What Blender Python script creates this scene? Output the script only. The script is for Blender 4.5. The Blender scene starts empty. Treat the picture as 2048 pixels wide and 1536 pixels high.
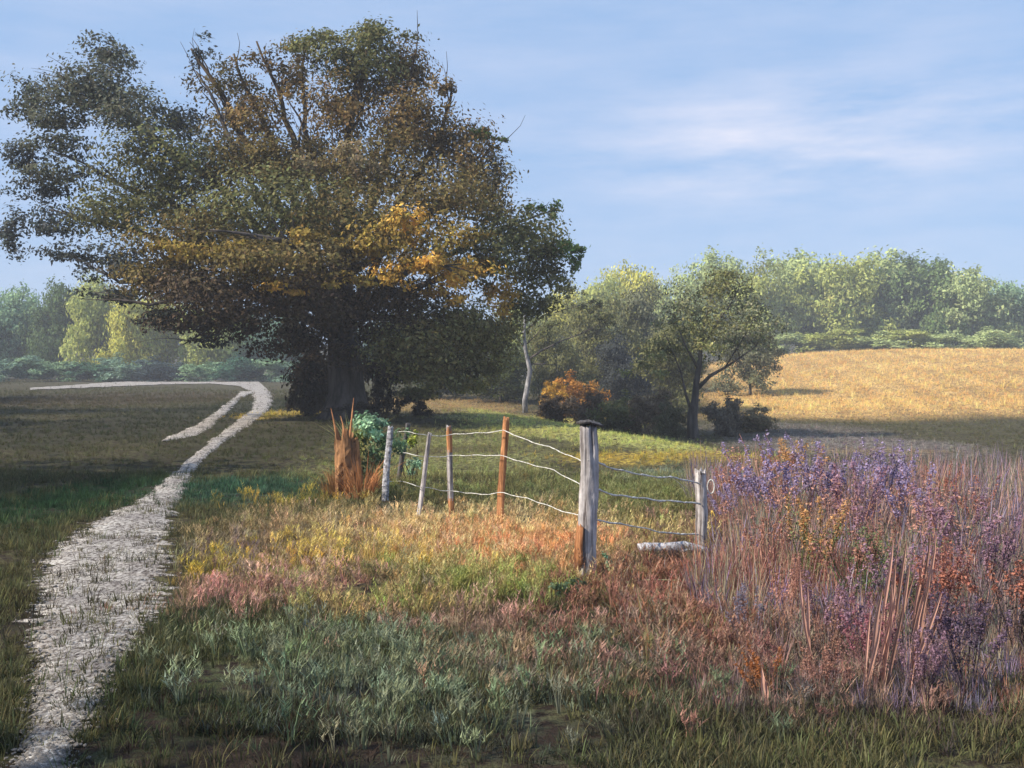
import bpy, math, random
import numpy as np
from mathutils import Vector, Matrix

SC = bpy.context.scene
COL = SC.collection
R = math.radians

# ------------------------------------------------------------------ camera
F = 2196.0            # focal length in pixels of the 2048 px wide photograph
EYE = 1.6
HOR = 740.0           # row of the horizon
cam_d = bpy.data.cameras.new('camera')
cam_d.sensor_width = 36.0
cam_d.lens = 36.0 * F / 2048.0
cam_d.clip_start = 0.05
cam_d.clip_end = 3000
cam = bpy.data.objects.new('camera', cam_d)
COL.objects.link(cam)
cam.location = (0, 0, EYE)
cam.rotation_euler = (R(90) - math.atan((768 - HOR) / F), 0, 0)
SC.camera = cam

# ------------------------------------------------------------------ light
SUN_TO = Vector((-0.72, -0.30, 0.62)).normalized()
elev = math.asin(SUN_TO.z)
world = bpy.data.worlds.new("World")
SC.world = world
world.use_nodes = True
wn, wl = world.node_tree.nodes, world.node_tree.links
wn.clear()
wo = wn.new('ShaderNodeOutputWorld')
bg = wn.new('ShaderNodeBackground'); bg.inputs['Strength'].default_value = 0.085
sky = wn.new('ShaderNodeTexSky'); sky.sky_type = 'NISHITA'; sky.sun_disc = False
sky.sun_elevation = elev
sky.sun_rotation = math.atan2(SUN_TO.x, SUN_TO.y)
sky.air_density = 1.0; sky.dust_density = 0.2; sky.ozone_density = 2.5
tc = wn.new('ShaderNodeTexCoord')
mp = wn.new('ShaderNodeMapping'); mp.inputs['Scale'].default_value = (2.6, 2.6, 13.0)
mp.inputs['Location'].default_value = (3.1, 0.4, 1.2)
nz = wn.new('ShaderNodeTexNoise'); nz.inputs['Scale'].default_value = 2.2
nz.inputs['Detail'].default_value = 9; nz.inputs['Roughness'].default_value = 0.62
rp = wn.new('ShaderNodeValToRGB')
rp.color_ramp.elements[0].position = 0.36; rp.color_ramp.elements[0].color = (0.0, 0.0, 0.0, 1)
rp.color_ramp.elements[1].position = 0.78; rp.color_ramp.elements[1].color = (1, 1, 1, 1)
veil = wn.new('ShaderNodeMix'); veil.data_type = 'RGBA'
veil.inputs[0].default_value = 0.80
veil.inputs[7].default_value = (3.0, 4.55, 7.2, 1)       # thin high veil
mx = wn.new('ShaderNodeMix'); mx.data_type = 'RGBA'
mx.inputs[7].default_value = (7.8, 7.5, 8.2, 1)         # pinkish cloud streaks
wl.new(tc.outputs['Generated'], mp.inputs[0]); wl.new(mp.outputs[0], nz.inputs['Vector'])
wl.new(nz.outputs['Fac'], rp.inputs[0])
ml = wn.new('ShaderNodeMath'); ml.operation = 'MULTIPLY'; ml.inputs[1].default_value = 1.0
cd = Vector(((1600 - 1024) / F, 1, (HOR - 285) / F)).normalized()
vs = wn.new('ShaderNodeVectorMath'); vs.operation = 'SUBTRACT'; vs.inputs[1].default_value = cd
vm = wn.new('ShaderNodeVectorMath'); vm.operation = 'MULTIPLY'; vm.inputs[1].default_value = (1.0, 1.0, 3.6)
vl = wn.new('ShaderNodeVectorMath'); vl.operation = 'LENGTH'
mr = wn.new('ShaderNodeMapRange'); mr.interpolation_type = 'SMOOTHSTEP'
mr.inputs[1].default_value = 0.02; mr.inputs[2].default_value = 0.30; mr.inputs[3].default_value = 0.85; mr.inputs[4].default_value = 0.22
mu = wn.new('ShaderNodeMath'); mu.operation = 'MULTIPLY'
wl.new(tc.outputs['Generated'], vs.inputs[0]); wl.new(vs.outputs[0], vm.inputs[0]); wl.new(vm.outputs[0], vl.inputs[0])
wl.new(vl.outputs['Value'], mr.inputs[0]); wl.new(rp.outputs['Color'], mu.inputs[0]); wl.new(mr.outputs[0], mu.inputs[1])
wl.new(mu.outputs[0], ml.inputs[0])
wl.new(sky.outputs[0], veil.inputs[6]); wl.new(veil.outputs[2], mx.inputs[6])
wl.new(ml.outputs[0], mx.inputs[0])
wl.new(mx.outputs[2], bg.inputs['Color']); wl.new(bg.outputs[0], wo.inputs['Surface'])

sd = bpy.data.lights.new('sun', 'SUN'); sd.energy = 4.8; sd.angle = R(0.5); sd.color = (1.0, 0.90, 0.74)
sun = bpy.data.objects.new('sun', sd); COL.objects.link(sun)
sun.rotation_euler = SUN_TO.to_track_quat('Z', 'Y').to_euler()
SC.view_settings.view_transform = 'Standard'
SC.view_settings.look = 'None'
SC.view_settings.exposure = 0.60
SC.view_settings.gamma = 1.0
SC.view_settings.use_curve_mapping = False
try:
    SC.cycles.max_bounces = 6; SC.cycles.diffuse_bounces = 3; SC.cycles.volume_bounces = 0
    SC.cycles.transparent_max_bounces = 8; SC.cycles.caustics_reflective = False
    SC.cycles.use_denoising = True
except Exception:
    pass

rng = np.random.default_rng(7)
random.seed(7)

# ------------------------------------------------------------------ terrain
def ss(a, b, t):
    t = np.clip((t - a) / (b - a), 0, 1)
    return t * t * (3 - 2 * t)

def brow_x(y):
    # plan of the edge where the near meadow falls off to the right
    return 5.6 - 0.245 * (y - 14.0)

def tz(x, y):
    x = np.asarray(x, float); y = np.asarray(y, float)
    z = 0.025 * np.sin(x * 1.3 + 0.7 * y) * np.cos(y * 0.9 - 0.4 * x) + 0.012 * np.sin(3.1 * x + 1) * np.sin(2.7 * y)
    z = z + 0.0075 * np.clip(y - 60, 0, 120) * (x < 1e9)
    # hollow to the right of the brow
    d = (x - brow_x(y)) / 3.5
    z = z - 0.62 * ss(0, 1, d) * ss(14, 20, y) * (1 - ss(48, 75, y))
    # field hill on the right
    z = z + 3.25 * ss(44, 112, y) * np.exp(-(np.abs(x - 46) / 29.0) ** 3) * (1 - 0.4 * ss(125, 200, y))
    # wooded rise behind everything
    z = z + 7.0 * ss(165, 300, y)
    # slight hump beneath the great tree and a shallow camber left of it
    z = z + 0.12 * np.exp(-((x + 5.3) ** 2 + (y - 35) ** 2) / 14.0)
    return z

def ground(px, py, dmin=2.0, dmax=260.0):
    """point of the terrain seen in pixel px, py of the photograph"""
    u = (px - 1024) / F; v = (py - HOR) / F
    ys = np.geomspace(dmin, dmax, 2500)
    zr = EYE - v * ys
    g = tz(u * ys, ys)
    k = np.argmax(zr <= g)
    if zr[k] > g[k]:
        k = len(ys) - 1
    return Vector((u * ys[k], ys[k], float(g[k])))

def at(px, py, d):
    return Vector(((px - 1024) / F * d, d, EYE - (py - HOR) / F * d))

# ------------------------------------------------------------------ object helpers
def tag(o, label=None, cat=None, group=None, kind=None):
    if label: o['label'] = label
    if cat: o['category'] = cat
    if group: o['group'] = group
    if kind: o['kind'] = kind
    return o

def empty(name, loc, rz=0.0, **k):
    o = bpy.data.objects.new(name, None); COL.objects.link(o)
    o.location = loc; o.rotation_euler = (0, 0, rz); o.empty_display_size = 0.2
    return tag(o, **k)

def mesh_np(name, V, Fc, col=None, smooth=False):
    """V (n,3); Fc (m,k) of equal polygon size, or list of tuples"""
    me = bpy.data.meshes.new(name)
    if isinstance(Fc, np.ndarray):
        n, m, k = len(V), len(Fc), Fc.shape[1]
        me.vertices.add(n); me.vertices.foreach_set('co', np.asarray(V, np.float32).ravel())
        me.loops.add(m * k); me.loops.foreach_set('vertex_index', Fc.astype(np.int32).ravel())
        me.polygons.add(m); me.polygons.foreach_set('loop_start', np.arange(0, m * k, k, dtype=np.int32))
        me.polygons.foreach_set('loop_total', np.full(m, k, np.int32))
        me.update(calc_edges=True)
    else:
        me.from_pydata([tuple(v) for v in V], [], Fc)
        me.update()
    if col is not None:
        a = me.color_attributes.new('col', 'FLOAT_COLOR', 'POINT')
        c = np.ones((len(V), 4), np.float32); c[:, :3] = col
        a.data.foreach_set('color', c.ravel())
    if smooth:
        me.polygons.foreach_set('use_smooth', np.ones(len(me.polygons), bool))
    return me

def obj(name, me, mat, parent=None, loc=None):
    o = bpy.data.objects.new(name, me); COL.objects.link(o)
    if mat is not None and len(me.materials) == 0: me.materials.append(mat)
    if parent is not None: o.parent = parent
    if loc is not None: o.location = loc
    return o

class MB:
    """collects tubes and the like into one mesh"""
    def __init__(s): s.v = []; s.f = []
    def tube(s, pts, rad, n=7, cap=True, wob=0.0):
        pts = [Vector(p) for p in pts]
        if not hasattr(rad, '__len__'): rad = [rad] * len(pts)
        base = len(s.v); up = Vector((0.3, 0.2, 0.93))
        for i, p in enumerate(pts):
            t = (pts[min(i + 1, len(pts) - 1)] - pts[max(i - 1, 0)]).normalized()
            a = t.cross(up)
            if a.length < 1e-3: a = t.cross(Vector((1, 0, 0)))
            a.normalize(); b = t.cross(a)
            for k in range(n):
                an = 2 * math.pi * k / n
                r = rad[i] * (1 + random.uniform(-wob, wob))
                s.v.append(p + a * (math.cos(an) * r) + b * (math.sin(an) * r))
        for i in range(len(pts) - 1):
            for k in range(n):
                a0 = base + i * n + k; a1 = base + i * n + (k + 1) % n
                s.f.append((a0, a1, a1 + n, a0 + n))
        if cap:
            s.f.append(tuple(base + k for k in range(n))[::-1])
            s.f.append(tuple(base + (len(pts) - 1) * n + k for k in range(n)))
        return s
    def blade(s, p0, d, w, h, bend, segs=3):
        """a flat tapering leaf of height h leaning along d"""
        d = Vector(d); side = Vector((-d.y, d.x, 0)).normalized() * w * 0.5
        base = len(s.v)
        for i in range(segs + 1):
            t = i / segs
            c = Vector(p0) + Vector((0, 0, h * (t - 0.25 * bend * t * t))) + d * (bend * h * t * t)
            ww = (1 - t ** 1.8) * (0.75 + 0.6 * t)
            s.v += [c - side * ww, c + side * ww]
        for i in range(segs):
            a = base + 2 * i
            s.f.append((a, a + 1, a + 3, a + 2))
        return s
    def build(s, name, smooth=True):
        me = mesh_np(name, s.v, s.f)
        if smooth: me.polygons.foreach_set('use_smooth', np.ones(len(me.polygons), bool))
        return me

# ------------------------------------------------------------------ materials
def mat_new(name):
    m = bpy.data.materials.new(name); m.use_nodes = True
    n, l = m.node_tree.nodes, m.node_tree.links
    n.clear()
    out = n.new('ShaderNodeOutputMaterial')
    return m, n, l, out

def N(n, t, **k):
    nd = n.new(t)
    for a, b in k.items(): setattr(nd, a, b)
    return nd

def ramp(n, stops, interp='LINEAR'):
    r = n.new('ShaderNodeValToRGB'); r.color_ramp.interpolation = interp
    e = r.color_ramp.elements
    while len(e) < len(stops): e.new(0.5)
    for i, (p, c) in enumerate(stops):
        e[i].position = p; e[i].color = (*c, 1)
    return r

def noise(n, l, scale, detail=6, rough=0.6, coord='Object', vscale=None):
    t = n.new('ShaderNodeTexCoord'); z = n.new('ShaderNodeTexNoise')
    z.inputs['Scale'].default_value = scale; z.inputs['Detail'].default_value = detail
    z.inputs['Roughness'].default_value = rough
    if vscale:
        m = n.new('ShaderNodeMapping'); m.inputs['Scale'].default_value = vscale
        l.new(t.outputs[coord], m.inputs[0]); l.new(m.outputs[0], z.inputs['Vector'])
    else:
        l.new(t.outputs[coord], z.inputs['Vector'])
    return z

def mat_leaf(name, src='attr', trans=0.35, gain=1.0):
    """leaves: colour from a stored attribute, the instance or the object, varied leaf to leaf"""
    m, n, l, out = mat_new(name)
    if src == 'attr':
        a = N(n, 'ShaderNodeAttribute', attribute_name='col'); c = a.outputs['Color']
    elif src == 'inst':
        a = N(n, 'ShaderNodeAttribute', attribute_name='col', attribute_type='INSTANCER'); c = a.outputs['Color']
    else:
        a = N(n, 'ShaderNodeObjectInfo'); c0 = a.outputs['Color']
        at_ = N(n, 'ShaderNodeAttribute', attribute_name='col')
        mm = N(n, 'ShaderNodeMix', data_type='RGBA', blend_type='MULTIPLY'); mm.inputs[0].default_value = 1
        l.new(c0, mm.inputs[6]); l.new(at_.outputs['Color'], mm.inputs[7]); c = mm.outputs[2]
    g = N(n, 'ShaderNodeNewGeometry')
    h = N(n, 'ShaderNodeHueSaturation')
    mr = N(n, 'ShaderNodeMapRange'); mr.inputs[3].default_value = 0.6 * gain; mr.inputs[4].default_value = 1.4 * gain
    l.new(g.outputs['Random Per Island'], mr.inputs[0])
    l.new(mr.outputs[0], h.inputs['Value']); l.new(c, h.inputs['Color'])
    df = N(n, 'ShaderNodeBsdfDiffuse'); tr = N(n, 'ShaderNodeBsdfTranslucent')
    mx = N(n, 'ShaderNodeMixShader'); mx.inputs[0].default_value = trans
    l.new(h.outputs[0], df.inputs[0]); l.new(h.outputs[0], tr.inputs[0])
    l.new(df.outputs[0], mx.inputs[1]); l.new(tr.outputs[0], mx.inputs[2])
    l.new(mx.outputs[0], out.inputs[0])
    return m

def mat_bark(name, dark, light, scale=6, stretch=6, bump=0.6):
    m, n, l, out = mat_new(name)
    z = noise(n, l, scale, 8, 0.65, 'Object', (1, 1, 1 / stretch))
    z2 = noise(n, l, scale * 0.35, 4, 0.6)
    r = ramp(n, [(0.36, dark), (0.62, light)])
    l.new(z.outputs['Fac'], r.inputs[0])
    r2 = ramp(n, [(0.3, (0.65, 0.65, 0.65)), (0.7, (1.15, 1.15, 1.15))]); l.new(z2.outputs['Fac'], r2.inputs[0])
    mm = N(n, 'ShaderNodeMix', data_type='RGBA', blend_type='MULTIPLY'); mm.inputs[0].default_value = 1
    l.new(r.outputs[0], mm.inputs[6]); l.new(r2.outputs[0], mm.inputs[7])
    b = N(n, 'ShaderNodeBsdfPrincipled'); b.inputs['Roughness'].default_value = 0.85
    b.inputs['Specular IOR Level'].default_value = 0.2
    bp = N(n, 'ShaderNodeBump'); bp.inputs['Strength'].default_value = bump; bp.inputs['Distance'].default_value = 0.02
    l.new(z.outputs['Fac'], bp.inputs['Height']); l.new(bp.outputs[0], b.inputs['Normal'])
    l.new(mm.outputs[2], b.inputs['Base Color']); l.new(b.outputs[0], out.inputs[0])
    return m

M = {}
M['leaf'] = mat_leaf('leaf', 'attr')
M['leaf_far'] = mat_leaf('far_leaf', 'object')
M['grass'] = mat_leaf('grass_blade', 'inst', 0.3)
M['bark'] = mat_bark('dark_bark', (0.03, 0.026, 0.024), (0.13, 0.11, 0.10), 5)
M['bark_brown'] = mat_bark('brown_bark', (0.03, 0.02, 0.012), (0.12, 0.08, 0.045), 5)
M['bark_pale'] = mat_bark('pale_bark', (0.10, 0.10, 0.11), (0.42, 0.41, 0.42), 7, 3)
M['wood_grey'] = mat_bark('weathered_grey_wood', (0.07, 0.055, 0.055), (0.66, 0.62, 0.63), 26, 22, 1.0)
M['wood_dark'] = mat_bark('dark_weathered_wood', (0.03, 0.027, 0.028), (0.16, 0.15, 0.155), 34, 14, 0.8)
M['wood_orange'] = mat_bark('orange_wood', (0.20, 0.08, 0.035), (0.62, 0.30, 0.14), 30, 12, 0.7)
M['wood_pale'] = mat_bark('bleached_wood', (0.12, 0.11, 0.12), (0.66, 0.66, 0.72), 26, 1, 1.0)
M['stump'] = mat_bark('rotten_orange_wood', (0.06, 0.035, 0.022), (0.44, 0.23, 0.11), 14, 5, 1.0)
M['wire'] = mat_bark('whitish_wire', (0.45, 0.44, 0.42), (0.8, 0.79, 0.76), 60, 1, 0.3)

# ------------------------------------------------------------------ colour of the ground cover
SOIL = np.array((0.040, 0.029, 0.024))
# world-space patches of grasses: where in plan, how wide, which colour
def P(px, py, rx, ry, c, s=1.0):
    g = ground(px, py); g2 = ground(px, py - ry); g3 = ground(px, py + ry)
    return (g.x, (g2.y + g3.y) / 2, rx / F * g.y, max((g2.y - g3.y) / 2, 0.3), np.array(c), s)
OLIVE = (0.115, 0.112, 0.055); DGREEN = (0.06, 0.085, 0.045); TEAL = (0.035, 0.11, 0.07)
YELL = (0.62, 0.46, 0.09); PINK = (0.54, 0.32, 0.26); ORNG = (0.66, 0.34, 0.17); TAN = (0.46, 0.33, 0.15)
SAGE = (0.24, 0.29, 0.20); LIME = (0.38, 0.42, 0.13); BROWN = (0.09, 0.06, 0.04); MAUVE = (0.24, 0.17, 0.22)
GREY = (0.27, 0.24, 0.22); STRAW = (0.88, 0.58, 0.23); RED = (0.30, 0.15, 0.10); WHITE = (0.60, 0.58, 0.48)
BLUE = (0.12, 0.16, 0.19)
PATCH = [
    P(240, 860, 330, 70, (0.055, 0.065, 0.034)), P(120, 1010, 160, 60, (0.035, 0.075, 0.035)), P(30, 1250, 60, 160, (.04, .035, .025)),  # dark left patches paint the meadow's shade into the grass
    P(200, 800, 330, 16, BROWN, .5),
    P(480, 900, 190, 60, (0.07, 0.075, 0.035)), P(500, 985, 190, 34, TEAL, .75),  # dark olive patch left of the trunk is painted tree shade
    P(580, 1008, 60, 8, YELL, .6), P(580, 828, 70, 10, YELL),  # farther yellow strip paints the sunlight passing left of the trunk
    P(900, 808, 160, 18, TAN), P(880, 930, 270, 66, (0.30, 0.31, 0.12)), P(860, 965, 200, 12, (.12, .09, .05), .7), P(950, 900, 160, 8, (.14, .11, .06), .6),
    P(1080, 850, 200, 20, LIME, .9), P(1300, 885, 200, 18, LIME),
    P(1180, 842, 140, 9, YELL, .9), P(1240, 920, 130, 16, YELL, .8), P(1400, 905, 180, 8, YELL, .7),
    P(1130, 858, 260, 24, (.60, .58, .19)), P(1330, 890, 240, 22, (.56, .58, .19)), P(1230, 915, 120, 12, YELL, .7), P(1440, 915, 120, 12, YELL, .7),  # bright lime and yellow strips paint sunlight along the brow
    P(1330, 950, 90, 20, SAGE, .8), P(1250, 1000, 190, 50, (0.26, 0.27, 0.11), .7),
    P(1300, 1078, 120, 20, LIME, .8), P(1080, 1070, 90, 16, LIME, .8), P(920, 1045, 130, 14, WHITE, .55),
    P(900, 1105, 520, 85, (0.66, 0.49, 0.25), .88), P(560, 1080, 200, 30, (0.26, 0.2, 0.12), .8),  # broad bright band has the sunlight on the grass painted in
    P(1050, 1095, 130, 34, ORNG), P(1090, 1120, 80, 18, ORNG, .8),
    P(470, 1118, 110, 18, MAUVE, .6), P(480, 1146, 130, 14, YELL, .8), P(660, 1105, 120, 14, YELL, .6),
    P(760, 1120, 110, 12, YELL, .7), P(500, 1190, 160, 30, PINK), P(640, 1165, 90, 18, PINK),
    P(800, 1200, 200, 20, LIME, .5), P(820, 1160, 120, 14, TEAL, .5), P(980, 1180, 160, 26, LIME, .7),
    P(780, 1220, 160, 10, TAN, .9), P(420, 1255, 170, 26, DGREEN, .8), P(650, 1300, 140, 20, SAGE, .6),
    P(980, 1260, 160, 30, PINK, .6), P(1060, 1330, 140, 40, PINK, .45),
    P(800, 1350, 280, 30, SAGE, .6), P(900, 1440, 200, 40, SAGE, .55), P(620, 1400, 120, 40, BLUE, .45), P(1000, 1480, 90, 40, BLUE, .4),
    P(1240, 1300, 140, 36, (0.06, 0.13, 0.07), .8), P(1350, 1360, 160, 50, SAGE, .4),
    P(1350, 1180, 240, 50, RED), P(1480, 1240, 180, 70, (0.30, 0.15, 0.11)), P(1560, 1340, 240, 60, (0.26, 0.15, 0.12)),
    P(1700, 1180, 260, 130, (0.24, 0.13, 0.11), .9), P(1300, 1160, 60, 20, RED, .8),
    P(1700, 1420, 400, 50, (0.08, 0.06, 0.06), .9), P(400, 1470, 400, 60, (0.04, 0.055, 0.032), .8), P(1150, 1490, 500, 50, (0.045, 0.05, 0.04), .7), P(300, 1380, 140, 60, (.05, .07, .035), .7),  # dark patches paint the foreground shade into the ground cover
    P(550, 1520, 260, 40, (0.06, 0.045, 0.035)),
    P(1720, 895, 260, 28, GREY), P(1600, 865, 200, 20, GREY, .7), P(1560, 925, 60, 20, YELL, .5),  # grey patches paint the shaded flat below the field
    P(1760, 905, 160, 8, TAN, .5),
]
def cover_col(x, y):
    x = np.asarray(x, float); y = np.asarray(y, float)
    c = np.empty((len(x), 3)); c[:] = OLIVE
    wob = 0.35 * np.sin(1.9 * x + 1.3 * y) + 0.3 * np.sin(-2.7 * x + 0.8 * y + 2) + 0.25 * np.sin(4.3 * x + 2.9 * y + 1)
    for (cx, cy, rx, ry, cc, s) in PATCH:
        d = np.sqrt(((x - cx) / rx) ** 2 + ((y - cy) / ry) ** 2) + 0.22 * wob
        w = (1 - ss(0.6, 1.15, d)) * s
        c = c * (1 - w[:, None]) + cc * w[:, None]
    # straw field on the hill
    w = field_w(x, y)
    rows = 1 + 0.09 * np.sin((x - 0.15 * y) * 2.1) + 0.12 * np.sin(x * .21 + y * .13) * np.sin(y * .31 - x * .08)
    return c * (1 - w[:, None]) + np.array(STRAW) * (w * rows)[:, None]

def field_w(x, y):
    u = x / np.maximum(y, 1)
    return ss(46, 54, y + 1.2 * np.sin(x * 0.5)) * (1 - ss(118, 130, y)) * ss(0.155, 0.20, u + 0.01 * np.sin(y * 0.3))

# ------------------------------------------------------------------ the ground
def graded(lo, hi, near, far_n, k):
    pass
ys = np.concatenate([np.linspace(-60, 2, 20)[:-1], np.geomspace(2, 60, 230)[:-1], np.linspace(60, 150, 90)[:-1], np.geomspace(150, 450, 24)])
t = np.linspace(-1, 1, 241)
nx, ny = len(t), len(ys)
half = np.clip(0.62 * np.abs(ys) + 8, 20, 1e9)
T, Yg = np.meshgrid(t, ys)
H = half[:, None] * np.ones_like(T)
Xg = T * H
# stretch the outer columns out to the far edges
edge = np.abs(T) > 0.93
Xg = np.where(edge, np.sign(T) * (0.93 * H + (np.abs(T) - 0.93) / 0.07 * (450 - 0.93 * H)), Xg)
Zg = tz(Xg, Yg)
V = np.stack([Xg, Yg, Zg], -1).reshape(-1, 3)
idx = np.arange(nx * ny).reshape(ny, nx)
Fc = np.stack([idx[:-1, :-1], idx[:-1, 1:], idx[1:, 1:], idx[1:, :-1]], -1).reshape(-1, 4)
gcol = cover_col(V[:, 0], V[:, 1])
m, n, l, out = mat_new('meadow_soil')
a = N(n, 'ShaderNodeAttribute', attribute_name='col')
z1 = noise(n, l, 9.0, 8, 0.75); z2 = noise(n, l, 1.1, 6, 0.6); z3 = noise(n, l, 55, 4, 0.7)
r1 = ramp(n, [(0.44, (0, 0, 0)), (0.58, (1, 1, 1))]); l.new(z1.outputs['Fac'], r1.inputs[0])
mm = N(n, 'ShaderNodeMix', data_type='RGBA'); mm.inputs[6].default_value = (*SOIL, 1)
l.new(a.outputs['Color'], mm.inputs[7]); l.new(r1.outputs[0], mm.inputs[0])
r2 = ramp(n, [(0.3, (0.7, 0.66, 0.62)), (0.7, (1.2, 1.2, 1.2))]); l.new(z2.outputs['Fac'], r2.inputs[0])
m2 = N(n, 'ShaderNodeMix', data_type='RGBA', blend_type='MULTIPLY'); m2.inputs[0].default_value = 1
l.new(mm.outputs[2], m2.inputs[6]); l.new(r2.outputs[0], m2.inputs[7])
b = N(n, 'ShaderNodeBsdfPrincipled'); b.inputs['Roughness'].default_value = 0.95; b.inputs['Specular IOR Level'].default_value = 0.1
bp = N(n, 'ShaderNodeBump'); bp.inputs['Strength'].default_value = 0.8; bp.inputs['Distance'].default_value = 0.04
l.new(z3.outputs['Fac'], bp.inputs['Height']); l.new(bp.outputs[0], b.inputs['Normal'])
l.new(m2.outputs[2], b.inputs['Base Color']); l.new(b.outputs[0], out.inputs[0])
M['soil'] = m
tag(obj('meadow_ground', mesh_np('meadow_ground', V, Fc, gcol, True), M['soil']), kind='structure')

# ------------------------------------------------------------------ the farm track
m, n, l, out = mat_new('pale_dirt')
z1 = noise(n, l, 30, 6, 0.75, 'Object', (1, .55, 1)); z2 = noise(n, l, 1.6, 5, 0.6); z3 = noise(n, l, 90, 4, 0.6)
r1 = ramp(n, [(0.40, (0.07, 0.055, 0.05)), (0.47, (0.27, 0.245, 0.225)), (0.62, (0.58, 0.55, 0.51))]); l.new(z1.outputs['Fac'], r1.inputs[0])
r2 = ramp(n, [(0.32, (0.62, 0.60, 0.62)), (0.6, (1.1, 1.1, 1.1))]); l.new(z2.outputs['Fac'], r2.inputs[0])
mm = N(n, 'ShaderNodeMix', data_type='RGBA', blend_type='MULTIPLY'); mm.inputs[0].default_value = 1
l.new(r1.outputs[0], mm.inputs[6]); l.new(r2.outputs[0], mm.inputs[7])
b = N(n, 'ShaderNodeBsdfPrincipled'); b.inputs['Roughness'].default_value = 0.95; b.inputs['Specular IOR Level'].default_value = 0.1
bp = N(n, 'ShaderNodeBump'); bp.inputs['Strength'].default_value = 0.7; bp.inputs['Distance'].default_value = 0.02
l.new(z3.outputs['Fac'], bp.inputs['Height']); l.new(bp.outputs[0], b.inputs['Normal'])
l.new(mm.outputs[2], b.inputs['Base Color']); l.new(b.outputs[0], out.inputs[0])
M['dirt'] = m

RIB = []          # ribbons in plan, for keeping grass off them
def ribbon(name, rows, lift=0.012):
    """rows: (left px, right px, py) of the track's two edges in the photograph, unprojected onto the terrain"""
    Ls = [ground(a_, y_) for a_, b_, y_ in rows]; Rs = [ground(b_, y_) for a_, b_, y_ in rows]
    cl = []
    def resample(Q, n_):
        Q = np.array([(q.x, q.y) for q in Q]); k = np.linspace(0, len(Q) - 1, n_)
        # Catmull-Rom
        i = np.clip(k.astype(int), 0, len(Q) - 2); f = (k - i)[:, None]
        p0 = Q[np.maximum(i - 1, 0)]; p1 = Q[i]; p2 = Q[i + 1]; p3 = Q[np.minimum(i + 2, len(Q) - 1)]
        return 0.5 * (2 * p1 + (p2 - p0) * f + (2 * p0 - 5 * p1 + 4 * p2 - p3) * f ** 2 + (3 * p1 - p0 - 3 * p2 + p3) * f ** 3)
    n_ = 60 * len(rows)
    A = resample(Ls, n_); B = resample(Rs, n_)
    wv = (B - A); wl_ = np.linalg.norm(wv, axis=1, keepdims=True) + 1e-6
    s = np.arange(n_)
    ja = (rng.normal(0, 1, n_) * 0.09 + 0.07 * np.sin(s * 0.9))[:, None] * wl_ * 0.9
    jb = (rng.normal(0, 1, n_) * 0.09 + 0.07 * np.sin(s * 0.73 + 2))[:, None] * wl_ * 0.9
    A = A + wv / wl_ * ja; B = B + wv / wl_ * jb
    RIB.append((A, B))
    K = 7
    G = np.stack([A * (1 - k / (K - 1)) + B * (k / (K - 1)) for k in range(K)], 1)
    Z = tz(G[..., 0], G[..., 1]) + lift + 0.006 * G[..., 1] * 0.1
    Z[:, 0] -= 0.03; Z[:, -1] -= 0.03
    VV = np.concatenate([G, Z[..., None]], -1).reshape(-1, 3)
    ii = np.arange(n_ * K).reshape(n_, K)
    FF = np.stack([ii[:-1, :-1], ii[:-1, 1:], ii[1:, 1:], ii[1:, :-1]], -1).reshape(-1, 4)
    return tag(obj(name, mesh_np(name, VV, FF, None, True), M['dirt']), kind='structure')

ribbon('dirt_track', [(30, 105, 1570), (48, 150, 1480), (62, 200, 1400), (64, 245, 1320), (68, 300, 1240), (74, 330, 1170), (96, 330, 1110),
                      (170, 335, 1060), (255, 350, 1015), (315, 372, 975), (365, 398, 930), (412, 440, 890), (450, 482, 860),
                      (484, 516, 836), (506, 538, 815), (508, 543, 797), (500, 538, 784)])
def far_track():
    # the lane turning away to the left behind the meadow
    top = [(538, 783), (515, 762), (440, 759), (350, 760), (250, 764), (150, 771), (60, 777)]
    bot = [(500, 784), (478, 773), (420, 768), (350, 769), (250, 773), (150, 777), (60, 781)]
    Ls = [ground(*p) for p in top]; Rs = [ground(*p) for p in bot]
    n_ = 160
    def rs(Q):
        Q = np.array([(q.x, q.y) for q in Q]); k = np.linspace(0, len(Q) - 1, n_)
        return np.stack([np.interp(k, range(len(Q)), Q[:, i]) for i in (0, 1)], 1)
    A, B = rs(Ls), rs(Rs)
    RIB.append((A, B)); K = 6
    G = np.stack([A * (1 - k / (K - 1)) + B * (k / (K - 1)) for k in range(K)], 1)
    Z = tz(G[..., 0], G[..., 1]) + 0.05
    VV = np.concatenate([G, Z[..., None]], -1).reshape(-1, 3)
    ii = np.arange(n_ * K).reshape(n_, K)
    FF = np.stack([ii[:-1, :-1], ii[:-1, 1:], ii[1:, 1:], ii[1:, :-1]], -1).reshape(-1, 4)
    tag(obj('far_lane', mesh_np('far_lane', VV, FF, None, True), M['dirt']), kind='structure')
far_track()
ribbon('wheel_rut', [(322, 330, 884), (344, 382, 873), (374, 410, 860), (404, 432, 845), (432, 454, 826), (456, 474, 806), (474, 492, 792), (484, 516, 784)], 0.02)

def off_track(x, y, keep=0.0):
    """mask of points that are not on a ribbon"""
    ok = np.ones(len(x), bool)
    for A, B in RIB:
        C = (A + B) / 2; hw = np.linalg.norm(B - A, axis=1) / 2
        for s in range(0, len(x), 4000):
            d = np.sqrt((x[s:s + 4000, None] - C[None, ::3, 0]) ** 2 + (y[s:s + 4000, None] - C[None, ::3, 1]) ** 2)
            inside = (d < hw[None, ::3] * 0.92).any(1)
            ok[s:s + 4000] &= ~inside
    if keep > 0: ok |= rng.random(len(x)) < keep
    return ok

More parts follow.
